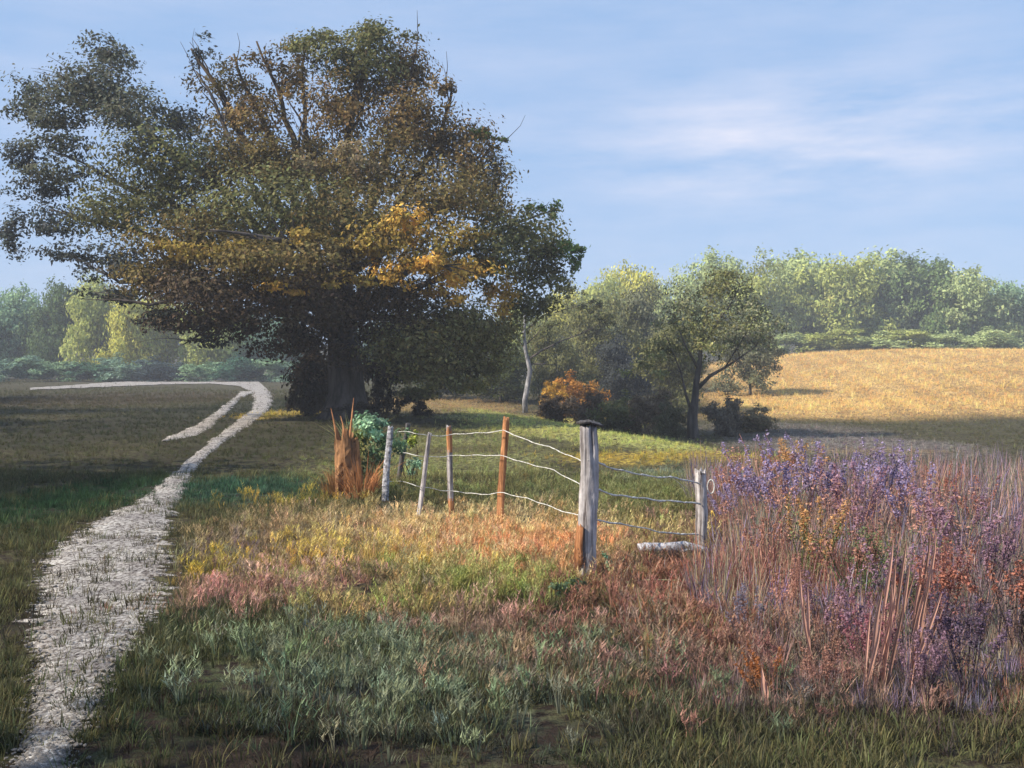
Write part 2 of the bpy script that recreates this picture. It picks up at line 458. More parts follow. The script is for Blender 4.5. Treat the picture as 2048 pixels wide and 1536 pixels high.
# ------------------------------------------------------------------ grass (stuff)
def tuft(name, n_, h, w, spread, bend, segs=3):
    mb = MB()
    for i in range(n_):
        an = random.uniform(0, 2 * math.pi); r = spread * math.sqrt(random.random())
        d = Vector((math.cos(an), math.sin(an), 0))
        mb.blade((d.x * r, d.y * r, -0.01), d, w * random.uniform(.6, 1.3), h * random.uniform(.45, 1.1), bend * random.uniform(.2, 1.2), segs)
    me = mb.build(name); me.materials.append(M['grass'])
    return me
def seed_tuft(name, n_, h):
    """wiry stems that carry small seed heads"""
    mb = MB()
    for i in range(n_):
        an = random.uniform(0, 2 * math.pi); d = Vector((math.cos(an), math.sin(an), 0))
        hh = h * random.uniform(.6, 1.1); b_ = random.uniform(.1, .5)
        p0 = d * 0.03 * random.random()
        mb.blade(p0, d, 0.005, hh, b_, 3)
        tip = p0 + Vector((0, 0, hh * (1 - 0.25 * b_))) + d * (b_ * hh)
        for q in range(6):
            a2 = random.uniform(0, 6.28)
            mb.blade(tip - Vector((0, 0, hh * 0.05 * q)) - d * (b_ * hh * 0.06 * q), (math.cos(a2), math.sin(a2), 0), 0.010, 0.035, 1.0, 1)
    me = mb.build(name); me.materials.append(M['grass'])
    return me

def lib(name, meshes):
    c = bpy.data.collections.new(name)
    for i, me in enumerate(meshes):
        o = bpy.data.objects.new('%s_source_%s' % (name, 'abcdefgh'[i]), me); c.objects.link(o)
    return c

def scatter(name, coll, pts, rotz, tilt, scl, col, pick):
    me = bpy.data.meshes.new(name)
    me.vertices.add(len(pts)); me.vertices.foreach_set('co', np.asarray(pts, np.float32).ravel())
    A = me.attributes
    r = np.zeros((len(pts), 3), np.float32); r[:, 2] = rotz; r[:, 0] = tilt
    A.new('rot', 'FLOAT_VECTOR', 'POINT').data.foreach_set('vector', r.ravel())
    s3 = np.asarray(scl, np.float32)
    if s3.ndim == 1: s3 = np.repeat(s3[:, None], 3, 1)
    A.new('scl', 'FLOAT_VECTOR', 'POINT').data.foreach_set('vector', s3.ravel())
    A.new('pick', 'INT', 'POINT').data.foreach_set('value', np.asarray(pick, np.int32))
    c4 = np.ones((len(pts), 4), np.float32); c4[:, :3] = col
    A.new('col', 'FLOAT_COLOR', 'POINT').data.foreach_set('color', c4.ravel())
    o = bpy.data.objects.new(name, me); COL.objects.link(o)
    ng = bpy.data.node_groups.new(name + '_scatter', 'GeometryNodeTree')
    ng.interface.new_socket('Geometry', in_out='INPUT', socket_type='NodeSocketGeometry')
    ng.interface.new_socket('Geometry', in_out='OUTPUT', socket_type='NodeSocketGeometry')
    n, l = ng.nodes, ng.links
    gi = n.new('NodeGroupInput'); go = n.new('NodeGroupOutput')
    ci = n.new('GeometryNodeCollectionInfo'); ci.inputs['Collection'].default_value = coll
    ci.inputs['Separate Children'].default_value = True; ci.inputs['Reset Children'].default_value = True
    ip = n.new('GeometryNodeInstanceOnPoints'); ip.inputs['Pick Instance'].default_value = True
    def na(nm, t):
        q = n.new('GeometryNodeInputNamedAttribute'); q.data_type = t; q.inputs['Name'].default_value = nm
        return [s for s in q.outputs if s.enabled and s.name == 'Attribute'][0]
    l.new(gi.outputs[0], ip.inputs['Points']); l.new(ci.outputs[0], ip.inputs['Instance'])
    l.new(na('pick', 'INT'), ip.inputs['Instance Index'])
    l.new(na('rot', 'FLOAT_VECTOR'), ip.inputs['Rotation']); l.new(na('scl', 'FLOAT_VECTOR'), ip.inputs['Scale'])
    l.new(ip.outputs[0], go.inputs[0])
    md = o.modifiers.new('scatter', 'NODES'); md.node_group = ng
    return o

def wedge(n_, y0, y1, margin=1.2, power=1.0):
    """random ground points in the part of the place the picture can see"""
    y = y0 + (y1 - y0) * rng.random(n_ * 2) ** power
    u = (rng.random(n_ * 2) * 2 - 1) * 0.56
    # density falls off with distance on purpose: x uniform in angle
    x = u * y + (rng.random(n_ * 2) * 2 - 1) * margin
    return x[:n_], y[:n_]

short = lib('short_tufts', [tuft('tuft', 16, 0.085, 0.006, 0.05, 0.7), tuft('tuft', 12, 0.12, 0.006, 0.05, 0.8), tuft('tuft', 18, 0.06, 0.007, 0.06, 0.9)])
mid = lib('meadow_tufts', [tuft('tuft', 18, 0.22, 0.010, 0.09, 0.6), tuft('tuft', 14, 0.30, 0.010, 0.08, 0.7), tuft('tuft', 20, 0.16, 0.012, 0.12, 0.9)])
seeds = lib('seed_tufts', [seed_tuft('seed_tuft', 9, 0.24), seed_tuft('seed_tuft', 12, 0.17)])

def jitter(c, s=0.22):
    return np.clip(c * (1 + rng.normal(0, s, (len(c), 1))) * (1 + rng.normal(0, 0.07, c.shape)), 0.005, 0.9)

def clumpy(x, y, lo=-0.25):
    w = np.sin(2.3 * x + 0.9 * y) * np.sin(1.7 * y - 1.1 * x) + 0.6 * np.sin(5.1 * x + 3.3 * y) * np.sin(4.2 * y - 2 * x)
    return w > lo + rng.normal(0, 0.4, len(x))

# near turf
x, y = wedge(70000, 3.2, 17, 1.2, 1.25)
k = off_track(x, y, 0.17) & clumpy(x, y, -0.60)
x, y = x[k], y[k]
# bare dark earth along the lower left of the foreground
bare = (np.exp(-((x + 1.0) / 1.3) ** 2 - ((y - 4.3) / 0.45) ** 2) > 0.35) & (rng.random(len(x)) < 0.85)
x, y = x[~bare], y[~bare]
scatter('short_meadow_grass', short, np.stack([x, y, tz(x, y)], 1), rng.random(len(x)) * 6.28, rng.normal(0, .12, len(x)),
        rng.uniform(.45, 1.0, len(x)) * (1 + 0.02 * y), jitter(cover_col(x + rng.normal(0, .30, len(x)), y + rng.normal(0, .30, len(x)))), rng.integers(0, 3, len(x)))
tag(bpy.data.objects['short_meadow_grass'], 'short patchy grass in greens, pinks and ochres over the dark earth', 'grass', kind='stuff')

# middle distance
x, y = wedge(42000, 15, 62, 2.0, 1.0)
k = off_track(x, y, 0.22) & clumpy(x, y, -0.6)
x, y = x[k], y[k]
scatter('rough_meadow_grass', mid, np.stack([x, y, tz(x, y)], 1), rng.random(len(x)) * 6.28, rng.normal(0, .12, len(x)),
        rng.uniform(.28, .65, len(x)) * (0.6 + 0.010 * y), jitter(cover_col(x + rng.normal(0, .6, len(x)), y + rng.normal(0, .8, len(x)))), rng.integers(0, 3, len(x)))
tag(bpy.data.objects['rough_meadow_grass'], 'rough olive grass around the great tree and beyond the wire fence', 'grass', kind='stuff')

# far meadow and straw field
x, y = wedge(30000, 55, 128, 4.0, 1.0)
k = off_track(x, y, 0.06) & clumpy(x * .4, y * .4, -0.9)
x, y = x[k], y[k]
fw = field_w(x, y)
scatter('straw_stubble', mid, np.stack([x, y, tz(x, y)], 1), rng.random(len(x)) * 6.28, rng.normal(0, .12, len(x)),
        rng.uniform(.6, 1.1, len(x)) * (1 + 0.3 * fw), jitter(cover_col(x, y), .15), rng.integers(0, 3, len(x)))
tag(bpy.data.objects['straw_stubble'], 'golden straw stubble on the far hillside field', 'stubble', kind='stuff')

# loose stones on the track
def pebble():
    mb = MB(); mb.tube([(0, 0, -.3), (.1, 0, -.1), (0, .1, .25), (.05, 0, .42)], [.5, .95, .8, .25], 6, True, .25)
    me = mb.build('pebble'); me.materials.append(M['dirt']); return me
stones = lib('stones', [pebble() for _ in range(3)])
A_, B_ = RIB[0]
i_ = (rng.random(6500) ** 1.5 * (len(A_) * .62)).astype(int); t_ = rng.uniform(-.02, 1.02, 6500)[:, None]
q_ = A_[i_] * (1 - t_) + B_[i_] * t_ + rng.normal(0, .03, (6500, 2))
scatter('track_stones', stones, np.column_stack([q_, tz(q_[:, 0], q_[:, 1]) + .012]), rng.random(6500) * 6.28, rng.normal(0, .4, 6500),
        np.exp(rng.normal(-4.95, .42, 6500)), np.ones((6500, 3)), rng.integers(0, 3, 6500))
tag(bpy.data.objects['track_stones'], 'loose pale stones and crumbs of earth on the track', 'gravel', kind='stuff')

# seed heads among the near turf, in the colour of their patch
x, y = wedge(9000, 4.5, 16, 1.2, 1.1)
c = cover_col(x + rng.normal(0, .4, len(x)), y + rng.normal(0, .4, len(x)))
k = off_track(x, y, 0.02) & (c.sum(1) > 0.42)
x, y, c = x[k], y[k], c[k]
scatter('seed_head_grass', seeds, np.stack([x, y, tz(x, y)], 1), rng.random(len(x)) * 6.28, rng.normal(0, .15, len(x)),
        rng.uniform(.5, 1.1, len(x)), jitter(c * 1.1, .2), rng.integers(0, 2, len(x)))
tag(bpy.data.objects['seed_head_grass'], 'wiry grass stems with pink, orange and yellow seed heads', 'grass', kind='stuff')

# ------------------------------------------------------------------ foliage clouds
def leaf_cloud(C, Rr, Nn, size, col, jit=0.25, flat=0.0, shell=0.5):
    """Nn folded leaves in each ellipsoid. C (k,3), Rr (k,3), Nn list, col (k,3)"""
    VV, FF, CC = [], [], []
    off = 0
    for c, r, n_, cc in zip(C, Rr, Nn, col):
        n_ = int(n_)
        # sub-clumps so that the mass breaks up into tufts with gaps between
        nc = max(5, n_ // 55)
        d = rng.normal(0, 1, (nc, 3)); d /= np.linalg.norm(d, axis=1, keepdims=True)
        sub = d * (rng.random((nc, 1)) ** shell)
        w = rng.integers(0, nc, n_)
        p = sub[w] + rng.normal(0, 0.17, (n_, 3))
        p = np.asarray(c) + p * np.asarray(r)
        s = size * rng.uniform(0.6, 1.35, (n_, 1))
        nn = (p - np.asarray(c)) / np.asarray(r) * 0.9 + np.array((0, 0, .35)) + rng.normal(0, 0.5, (n_, 3))
        nn /= np.linalg.norm(nn, axis=1, keepdims=True)
        a = np.cross(nn, rng.normal(0, 1, (n_, 3))); a /= np.linalg.norm(a, axis=1, keepdims=True)
        b = np.cross(nn, a)
        v0 = p - a * s; v1 = p + b * s * 0.5 + nn * s * 0.12; v2 = p + a * s; v3 = p - b * s * 0.5 + nn * s * 0.12
        v = np.stack([v0, v1, v2, v3], 1).reshape(-1, 3)
        f = np.arange(n_ * 4).reshape(n_, 4) + off
        off += n_ * 4
        tone = (1 + rng.normal(0, jit, (nc, 1)))[w] * (1 + rng.normal(0, 0.05, (n_, 3)))
        col_ = np.clip(np.asarray(cc) * tone, 0.004, 0.9)
        VV.append(v); FF.append(f); CC.append(np.repeat(col_, 4, 0))
    return np.concatenate(VV), np.concatenate(FF), np.concatenate(CC)

def limb_path(a, b, sag=0.0, n_=7, wob=0.12):
    a = Vector(a); b = Vector(b); L = (b - a).length; pts = []
    ax = Vector((random.uniform(-1, 1), random.uniform(-1, 1), random.uniform(-.5, .5))).normalized()
    ax2 = Vector((random.uniform(-1, 1), random.uniform(-1, 1), 0)).normalized()
    for i in range(n_):
        t = i / (n_ - 1)
        p = a.lerp(b, t) + Vector((0, 0, sag * L * math.sin(math.pi * t)))
        p += ax * (wob * L * 0.5 * math.sin(math.pi * t)) + ax2 * (wob * L * 0.25 * math.sin(2 * math.pi * t))
        pts.append(p)
    return pts

# ------------------------------------------------------------------ the great tree
DT = 35.0
base = ground(690, 838); DT = base.y
gt = empty('great_tree', base, label='huge spreading tree with dark trunk and olive brown crown beside the track', cat='tree')
BO = Vector(base)
def rel(px, py, dd=0.0): return at(px, py, DT + dd) - BO
mb = MB()
tp = [Vector((0, 0, -0.3)), Vector((0.02, 0, .15)), Vector((0.05, 0.02, .8)), Vector((0.0, 0.05, 1.7)), Vector((-.08, 0, 2.7)), Vector((-.1, -.05, 4.2)), Vector((0.0, 0, 6.0)), Vector((0.1, 0, 8.0))]
mb.tube(tp, [1.0, .78, .58, .52, .46, .36, .24, .1], 14, True, .07)
for an in (0.3, 1.5, 2.6, 3.9, 5.2):      # root flares
    d = Vector((math.cos(an), math.sin(an), 0))
    mb.tube([d * .25 + Vector((0, 0, .7)), d * .6 + Vector((0, 0, .2)), d * 1.15 + Vector((0, 0, -.12))], [.25, .2, .07], 7, True, .1)
obj('trunk', mb.build('trunk'), M['bark'], gt)

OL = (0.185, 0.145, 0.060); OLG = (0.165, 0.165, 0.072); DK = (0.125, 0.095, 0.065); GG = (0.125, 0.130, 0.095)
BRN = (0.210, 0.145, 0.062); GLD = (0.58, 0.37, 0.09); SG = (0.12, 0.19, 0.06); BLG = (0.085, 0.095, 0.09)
YO = (0.34, 0.25, 0.07); OLL = (0.27, 0.25, 0.11)  # OLL paints light into the lower right leaves
clumps = [  # px, py, rx, ry, depth offset, leaves, colour
    (200, 185, 120, 75, 0, 3600, GG), (290, 245, 80, 60, -1, 1500, GG), (330, 330, 130, 75, -1, 3000, OLG), (120, 290, 90, 28, 0, 700, GG),
    (120, 240, 70, 40, 0, 700, GG), (90, 380, 80, 30, 1, 500, BLG), (110, 440, 80, 40, 1, 800, BLG), (240, 420, 110, 60, -1, 2300, OLG),
    (170, 510, 100, 26, 0, 700, BLG), (250, 530, 90, 34, -1, 1100, BLG), (210, 590, 60, 26, -2, 420, BLG),
    (470, 330, 140, 70, 0, 3200, OL), (400, 420, 120, 60, 2, 2200, OLG), (520, 250, 70, 60, 0, 1000, BRN), (560, 140, 50, 60, 0, 420, BRN),
    (430, 190, 60, 70, 0, 420, OL), (400, 110, 50, 40, 0, 160, BLG), (500, 130, 50, 50, 0, 200, BRN), (610, 150, 40, 70, 1, 500, OL),
    (720, 130, 90, 60, 0, 2300, OLG), (800, 150, 70, 70, 1, 1800, BRN), (690, 220, 90, 80, 0, 2300, BRN), (830, 250, 90, 80, 0, 3000, BRN),
    (760, 330, 110, 70, -1, 2600, OL), (640, 330, 90, 60, 1, 1700, OL), (920, 310, 80, 80, 0, 2200, BRN), (890, 190, 30, 40, 0, 260, BRN),
    (980, 390, 70, 80, 0, 1700, OL), (880, 400, 110, 70, -2, 3000, OL), (560, 430, 180, 80, -3, 5500, OLG), (400, 490, 140, 60, -3, 3600, OL),
    (720, 450, 130, 80, -3, 3600, OL), (840, 480, 110, 55, -4, 1500, YO), (1040, 470, 90, 60, -1, 2200, OLG), (960, 520, 90, 50, -2, 1700, OLG),
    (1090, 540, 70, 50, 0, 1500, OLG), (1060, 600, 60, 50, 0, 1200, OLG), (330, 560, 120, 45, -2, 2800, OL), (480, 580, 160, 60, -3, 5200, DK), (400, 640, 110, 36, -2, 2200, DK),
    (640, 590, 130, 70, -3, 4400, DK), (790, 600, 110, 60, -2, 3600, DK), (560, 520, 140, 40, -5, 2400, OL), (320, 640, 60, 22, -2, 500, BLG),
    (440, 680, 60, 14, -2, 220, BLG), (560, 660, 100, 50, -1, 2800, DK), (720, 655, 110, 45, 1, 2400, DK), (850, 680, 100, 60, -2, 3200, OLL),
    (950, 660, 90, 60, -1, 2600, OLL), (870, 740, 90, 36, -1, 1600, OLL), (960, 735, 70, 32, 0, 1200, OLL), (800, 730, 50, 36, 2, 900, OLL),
    (800, 545, 50, 30, -4.5, 380, GLD), (820, 450, 45, 35, -4.5, 420, GLD), (850, 520, 38, 26, -4.5, 420, GLD), (915, 545, 75, 35, -3.4, 900, GLD), (1010, 590, 42, 45, -1.5, 620, GLD),
    (905, 590, 50, 20, -3.4, 320, GLD), (740, 500, 55, 14, -4.6, 240, YO), (440, 500, 90, 18, -5.5, 500, YO), (560, 580, 50, 12, -5.3, 160, GLD),
    (60, 200, 60, 60, 1, 900, GG), (220, 110, 70, 40, 1, 800, GG), (60, 320, 60, 40, 1, 700, BLG), (30, 470, 50, 60, 1, 600, BLG), (130, 350, 110, 30, 0, 900, GG),
    (480, 200, 90, 60, 1, 900, OL), (640, 90, 80, 30, 0, 700, OLG), (760, 75, 80, 30, 0, 800, OLG), (560, 330, 90, 60, -1, 1500, OL), (360, 250, 50, 40, 0, 500, BLG),
    (900, 640, 80, 60, -2, 1800, OLL), (980, 680, 60, 60, 0, 1300, OLL), (820, 700, 110, 40, -2, 1900, OLL),
    (340, 500, 60, 20, -4, 300, YO), (930, 470, 60, 24, -3, 420, YO), (700, 560, 60, 14, -5.2, 220, YO), (600, 470, 70, 16, -5, 300, YO), (980, 530, 50, 26, -2.4, 380, YO),
    (620, 330, 40, 30, -1.6, 260, (.3, .24, .14)), (720, 320, 50, 36, -2.6, 380, (.3, .24, .14)),
    (960, 265, 36, 16, 0, 220, SG), (1000, 285, 16, 12, 0, 60, SG), (1090, 420, 36, 26, 0, 260, SG), (1120, 490, 50, 28, 0, 420, SG), (1160, 500, 30, 12, 0, 120, SG), (1150, 530, 22, 20, 0, 160, SG),
]
s = DT / F
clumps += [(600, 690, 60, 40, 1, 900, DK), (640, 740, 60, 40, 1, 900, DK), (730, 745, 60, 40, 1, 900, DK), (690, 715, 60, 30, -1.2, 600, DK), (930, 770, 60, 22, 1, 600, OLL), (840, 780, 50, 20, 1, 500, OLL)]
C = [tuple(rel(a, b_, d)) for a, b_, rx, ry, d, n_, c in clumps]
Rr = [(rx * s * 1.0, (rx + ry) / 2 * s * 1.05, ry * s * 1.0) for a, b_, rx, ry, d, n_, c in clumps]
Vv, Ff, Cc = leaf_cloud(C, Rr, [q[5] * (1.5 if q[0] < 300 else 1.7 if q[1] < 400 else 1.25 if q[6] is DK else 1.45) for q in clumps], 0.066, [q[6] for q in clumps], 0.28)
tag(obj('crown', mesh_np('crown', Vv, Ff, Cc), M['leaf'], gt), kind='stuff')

def great_limb(points, r0, r1, mat='bark', twigs=5, start=None):
    mb = MB()
    p0 = Vector(start) if start else Vector((0, 0, random.uniform(2.2, 4.5)))
    pts = [p0] + [rel(*q) for q in points]
    P_ = []
    for i in range(len(pts) - 1):
        seg = limb_path(pts[i], pts[i + 1], 0.02, 6, 0.10)
        P_ += seg[:-1] if i < len(pts) - 2 else seg
    k_ = len(P_)
    mb.tube(P_, [r0 + (r1 - r0) * (i / (k_ - 1)) ** .8 for i in range(k_)], 8, True, .06)
    for q in range(twigs):
        i = random.randint(k_ // 3, k_ - 2); r = (r0 + (r1 - r0) * i / k_) * .5
        d = (P_[i + 1] - P_[i]).normalized() + Vector((random.uniform(-.8, .8), random.uniform(-.6, .6), random.uniform(-.1, .7)))
        tw = limb_path(P_[i], P_[i] + d * random.uniform(.5, 1.1), .03, 5, .2)
        mb.tube(tw, [r, r * .7, r * .5, r * .35, r * .2], 5)
    obj('limb', mb.build('limb'), M[mat], gt)
great_limb([(560, 420, 0), (470, 250, 0), (385, 100, 0)], .24, .035, 'bark_brown', 9)
great_limb([(600, 440, 0), (540, 270, .5), (470, 110, .5)], .22, .03, 'bark_brown', 9)
great_limb([(630, 420, 0), (570, 240, 0), (515, 85, 0)], .2, .03, 'bark_brown', 9)
great_limb([(650, 430, 0), (610, 260, .8), (612, 100, .8)], .2, .03, 'bark', 8)
great_limb([(520, 400, -1), (440, 230, -.5), (395, 145, -.5)], .14, .025, 'bark', 6)
great_limb([(700, 420, 0), (700, 240, 0), (735, 100, 0)], .26, .04, 'bark_brown', 9)
great_limb([(740, 420, 0), (800, 250, 0), (830, 110, 0)], .22, .03, 'bark_brown', 9)
great_limb([(780, 440, 0), (880, 280, 0), (902, 165, 0)], .18, .03, 'bark_brown', 8)
great_limb([(800, 480, 0), (930, 360, 0), (990, 285, 0)], .16, .02, 'bark', 8)
great_limb([(820, 540, 0), (980, 470, 0), (1110, 420, 0)], .18, .02, 'bark', 9)
great_limb([(820, 580, 0), (1000, 530, 0), (1120, 512, 0)], .18, .02, 'bark', 9)
great_limb([(560, 520, 0), (400, 430, 0), (240, 370, 0), (110, 305, 0)], .2, .02, 'bark', 12)
great_limb([(540, 560, 0), (350, 490, 0), (170, 440, 0), (100, 420, 0)], .18, .02, 'bark', 12)
great_limb([(540, 480, 0), (380, 330, 0), (230, 220, 0), (120, 150, 0)], .22, .02, 'bark', 12)
great_limb([(520, 590, -1), (340, 570, -1), (240, 565, -1), (190, 540, -1)], .16, .02, 'bark', 12)
great_limb([(540, 620, -2), (430, 650, -2), (365, 690, -2)], .14, .015, 'bark', 8)
great_limb([(480, 590, -3), (300, 610, -3), (200, 600, -3)], .14, .015, 'bark', 8)
great_limb([(660, 560, -3), (560, 480, -5), (420, 460, -5.5)], .2, .02, 'bark', 8)
great_limb([(760, 560, -3), (860, 520, -4.5), (930, 560, -4)], .18, .02, 'bark', 8)
great_limb([(700, 520, 3), (640, 330, 4), (600, 260, 4)], .2, .02, 'bark', 8)
great_limb([(790, 640, 2), (900, 680, 3), (980, 720, 3)], .14, .02, 'bark', 8)

# ------------------------------------------------------------------ crowns for the other trees: unit size, shared
def crown_variant(lobes, n_, size, low=0.18, seed_jit=.3):
    C, Rr, Nn, cc = [], [], [], []
    for i in range(lobes):
        an = random.uniform(0, 6.28); q = i / lobes
        zc = low + 0.22 + 0.48 * random.random()
        rad = 0.30 * math.sqrt(random.random()) * (1 - 0.8 * max(0, zc - .6))
        r = random.uniform(.15, .24)
        C.append((math.cos(an) * rad, math.sin(an) * rad, zc)); Rr.append((r * 1.15, r * 1.15, r * .8))
        Nn.append(n_ / lobes); g = random.uniform(.78, 1.22); cc.append((g, g, g * random.uniform(.85, 1.1)))
    V_, F_, C_ = leaf_cloud(C, Rr, Nn, size, cc, .2, shell=.45)
    hi = np.percentile(V_[:, 2], 99.3); lo_ = np.percentile(V_[:, 2], 1)
    V_[:, 2] = (V_[:, 2] - lo_) / (hi - lo_) * (1 - low) + low
    xx = np.percentile(np.abs(V_[:, :2]), 98); V_[:, :2] *= 0.5 / xx
    me = mesh_np('crown', V_, F_, C_); me.materials.append(M['leaf_far'])
    return me
far_crowns = [crown_variant(17, 15000, .018, .10) for _ in range(4)]
mid_crowns = [crown_variant(15, 14000, .015, .08) for _ in range(3)]
bush_crowns = [crown_variant(11, 7000, .024, .0) for _ in range(3)]
def trunk_unit():
    mb = MB()
    mb.tube([(0, 0, -.03), (0.005, 0, .1), (-.01, .01, .3), (.01, 0, .5), (0, 0, .8)], [.028, .022, .018, .013, .004], 8, True, .08)
    for q in range(6):
        an = random.uniform(0, 6.28); z0 = random.uniform(.25, .5)
        b_ = Vector((math.cos(an) * .28, math.sin(an) * .28, z0 + random.uniform(.15, .35)))
        mb.tube(limb_path((0, 0, z0), b_, .05, 5, .15), [.012, .009, .007, .005, .002], 5)
    return mb.build('trunk')
trunks = [trunk_unit() for _ in range(3)]

def far_tree(px, top, d, wpx, colour, label, name='broadleaf_tree', group=None, crowns=far_crowns, cat='tree', zbase=None, low_trunk=True):
    x = (px - 1024) / F * d; z = float(tz(x, d)) if zbase is None else zbase
    h = EYE - (top - HOR) / F * d - z; w = wpx / F * d
    t_ = empty(name, (x, d, z - .05), random.uniform(0, 6.28), label=label, cat=cat, group=group)
    t_.scale = (w, w, h)
    if low_trunk:
        me = random.choice(trunks)
        if not me.materials: me.materials.append(M['bark'])
        obj('trunk', me, None, t_)
    c = obj('crown', random.choice(crowns), None, t_); c.color = (*colour, 1)
    c['kind'] = 'stuff'
    return t_

LG = (0.50, 0.54, 0.17); YG = (0.66, 0.64, 0.16); TG = (0.30, 0.44, 0.26); BG = (0.24, 0.36, 0.26); PG = (0.48, 0.56, 0.25)
G1 = 'trees of the wood behind the far lane'
G2 = 'trees of the wood behind the straw field'
far_tree(-40, 585, 128, 150, TG, 'leftmost tree of the wood, cut by the left edge of the view', group=G1)
far_tree(45, 580, 132, 120, TG, 'dull blue green tree at the left end of the far lane', group=G1)
far_tree(120, 575, 126, 120, (0.13, 0.19, 0.08), 'sea green tree above the left part of the far lane', group=G1)
far_tree(195, 562, 122, 120, LG, 'yellow green tree under the hanging left boughs of the great tree', group=G1)
far_tree(262, 590, 118, 110, YG, 'brightest yellow tree of the left wood', group=G1)
far_tree(335, 600, 120, 110, YG, 'yellow tree behind the drooping limb of the great tree', group=G1)
far_tree(415, 615, 118, 110, LG, 'light green tree above the bend of the lane', group=G1)
far_tree(490, 630, 124, 110, TG, 'teal tree just left of the dark trunk behind the lane bend', group=G1)
far_tree(565, 630, 122, 110, BG, 'dark blue green tree right behind the lane bend', group=G1)
far_tree(790, 640, 120, 140, BG, 'dim tree behind the right side of the great tree crown', group=G1)
far_tree(930, 640, 118, 140, (0.12, 0.15, 0.06), 'green tree behind the low right boughs of the great tree', group=G1)
far_tree(1050, 610, 125, 130, LG, 'pale tree behind the grey snag', group=G2)
far_tree(1130, 585, 128, 120, YG, 'sunlit yellow green tree right of the grey snag', group=G2)
far_tree(1205, 560, 132, 130, LG, 'rounded light green tree below the right tip of the great crown', group=G2)
far_tree(1275, 538, 138, 120, YG, 'tall pale yellow tree left of the forked tree', group=G2)
far_tree(1350, 560, 134, 120, PG, 'pale tree peeping out left behind the forked tree', group=G2)
far_tree(1440, 515, 142, 160, PG, 'pale green tree whose top shows above the forked tree', group=G2)
far_tree(1530, 525, 140, 160, LG, 'light green tree just right behind the forked tree', group=G2)
far_tree(1610, 512, 146, 175, PG, 'rounded pale tree above the left slope of the straw field', group=G2)
far_tree(1690, 522, 142, 160, LG, 'tree left of the middle of the far wood', group=G2)
far_tree(1770, 512, 147, 175, PG, 'tallest rounded tree above the middle of the straw field', group=G2)
far_tree(1850, 520, 143, 160, (0.18, 0.26, 0.10), 'fresh green tree above the right part of the straw field', group=G2)
far_tree(1930, 545, 141, 160, PG, 'tree near the right end of the wood', group=G2)
far_tree(2020, 570, 144, 130, TG, 'last tree of the wood, cut by the right edge', group=G2)
far_tree(1990, 590, 160, 200, TG, 'dim tree in the second row at the right end of the wood', group=G2)
# low hedge growth at the foot of both woods
G3 = 'bushes along the far lane'; G4 = 'bushes along the top of the straw field'
for i, (px, c_, lb) in enumerate([(20, BG, 'leftmost bluish bush along the far lane'), (100, TG, 'teal bush behind the left stretch of the far lane'), (180, (.10, .2, .12), 'sea green bush below the yellow green tree'),
        (255, BG, 'dark bluish bush below the brightest yellow tree'), (330, (.09, .13, .13), 'blue grey bush behind the middle of the far lane'), (405, TG, 'teal bush left of the lane bend'),
        (475, (.08, .17, .11), 'sea green bush right above the lane bend'), (540, TG, 'teal bush between the lane bend and the dark trunk'), (600, BG, 'dark bush touching the left side of the great trunk')]):
    far_tree(px, 712 + 6 * (i % 3), 113, 110, c_, lb, 'hedge_bush', G3, bush_crowns, 'bush', None, False)
for i, (px, c_, lb) in enumerate([(1490, PG, 'low bush above the left corner of the straw field'), (1570, PG, 'low pale bush right of the forked tree on the field edge'), (1650, LG, 'low dull bush left of the field crest'),
        (1730, PG, 'low pale bush on the crest of the field'), (1810, LG, 'low bush right of the crest of the field'), (1890, PG, 'low pale bush near the right end of the field edge'), (1975, PG, 'low bush at the right end of the field edge')]):
    far_tree(px, 660 + 7 * (i % 2), 128, 130, c_, lb, 'hedge_bush', G4, bush_crowns, 'bush', None, False)

# ------------------------------------------------------------------ middle distance thicket
G5 = 'olive trees and bushes between the snag and the forked tree'
OM = (0.23, 0.23, 0.10); GM = (0.23, 0.24, 0.15)
far_tree(1100, 640, 64, 110, OM, 'olive bushy tree directly right of the grey snag', 'thicket_tree', G5, mid_crowns)
far_tree(1195, 600, 68, 150, OM, 'broad olive tree in the middle of the thicket', 'thicket_tree', G5, mid_crowns)
far_tree(1290, 575, 70, 150, GM, 'tall grey green thicket tree left of the forked tree', 'thicket_tree', G5, mid_crowns)
far_tree(1340, 655, 55, 140, OM, 'low olive tree overhanging the brown undergrowth', 'thicket_tree', G5, mid_crowns)
far_tree(1240, 675, 60, 110, (.09, .10, .10), 'blue grey bush with the thicket shadows painted into its leaves', 'thicket_tree', G5, mid_crowns)  # blue grey leaf colour stands in for shadows among the trees
far_tree(1500, 640, 66, 130, GM, 'small grey green tree right of the forked tree', 'thicket_tree', G5, mid_crowns)
far_tree(1000, 700, 62, 150, (.10, .12, .045), 'dark green bush behind the tan strip', 'thicket_tree', G5, mid_crowns)
far_tree(880, 720, 66, 150, (.09, .12, .045), 'dark green bush right of the great trunk', 'thicket_tree', G5, mid_crowns)
tb = far_tree(1160, 752, 52, 100, (0.55, 0.27, 0.07), 'low orange autumn bush at the foot of the thicket', 'orange_bush', None, bush_crowns, 'bush', None, False)
tb2 = far_tree(1100, 764, 50, 60, (0.60, 0.36, 0.07), 'small yellow orange bush beside the grey snag', 'orange_bush', None, bush_crowns, 'bush', None, False)
G6 = 'brown undergrowth bushes in the hollow'
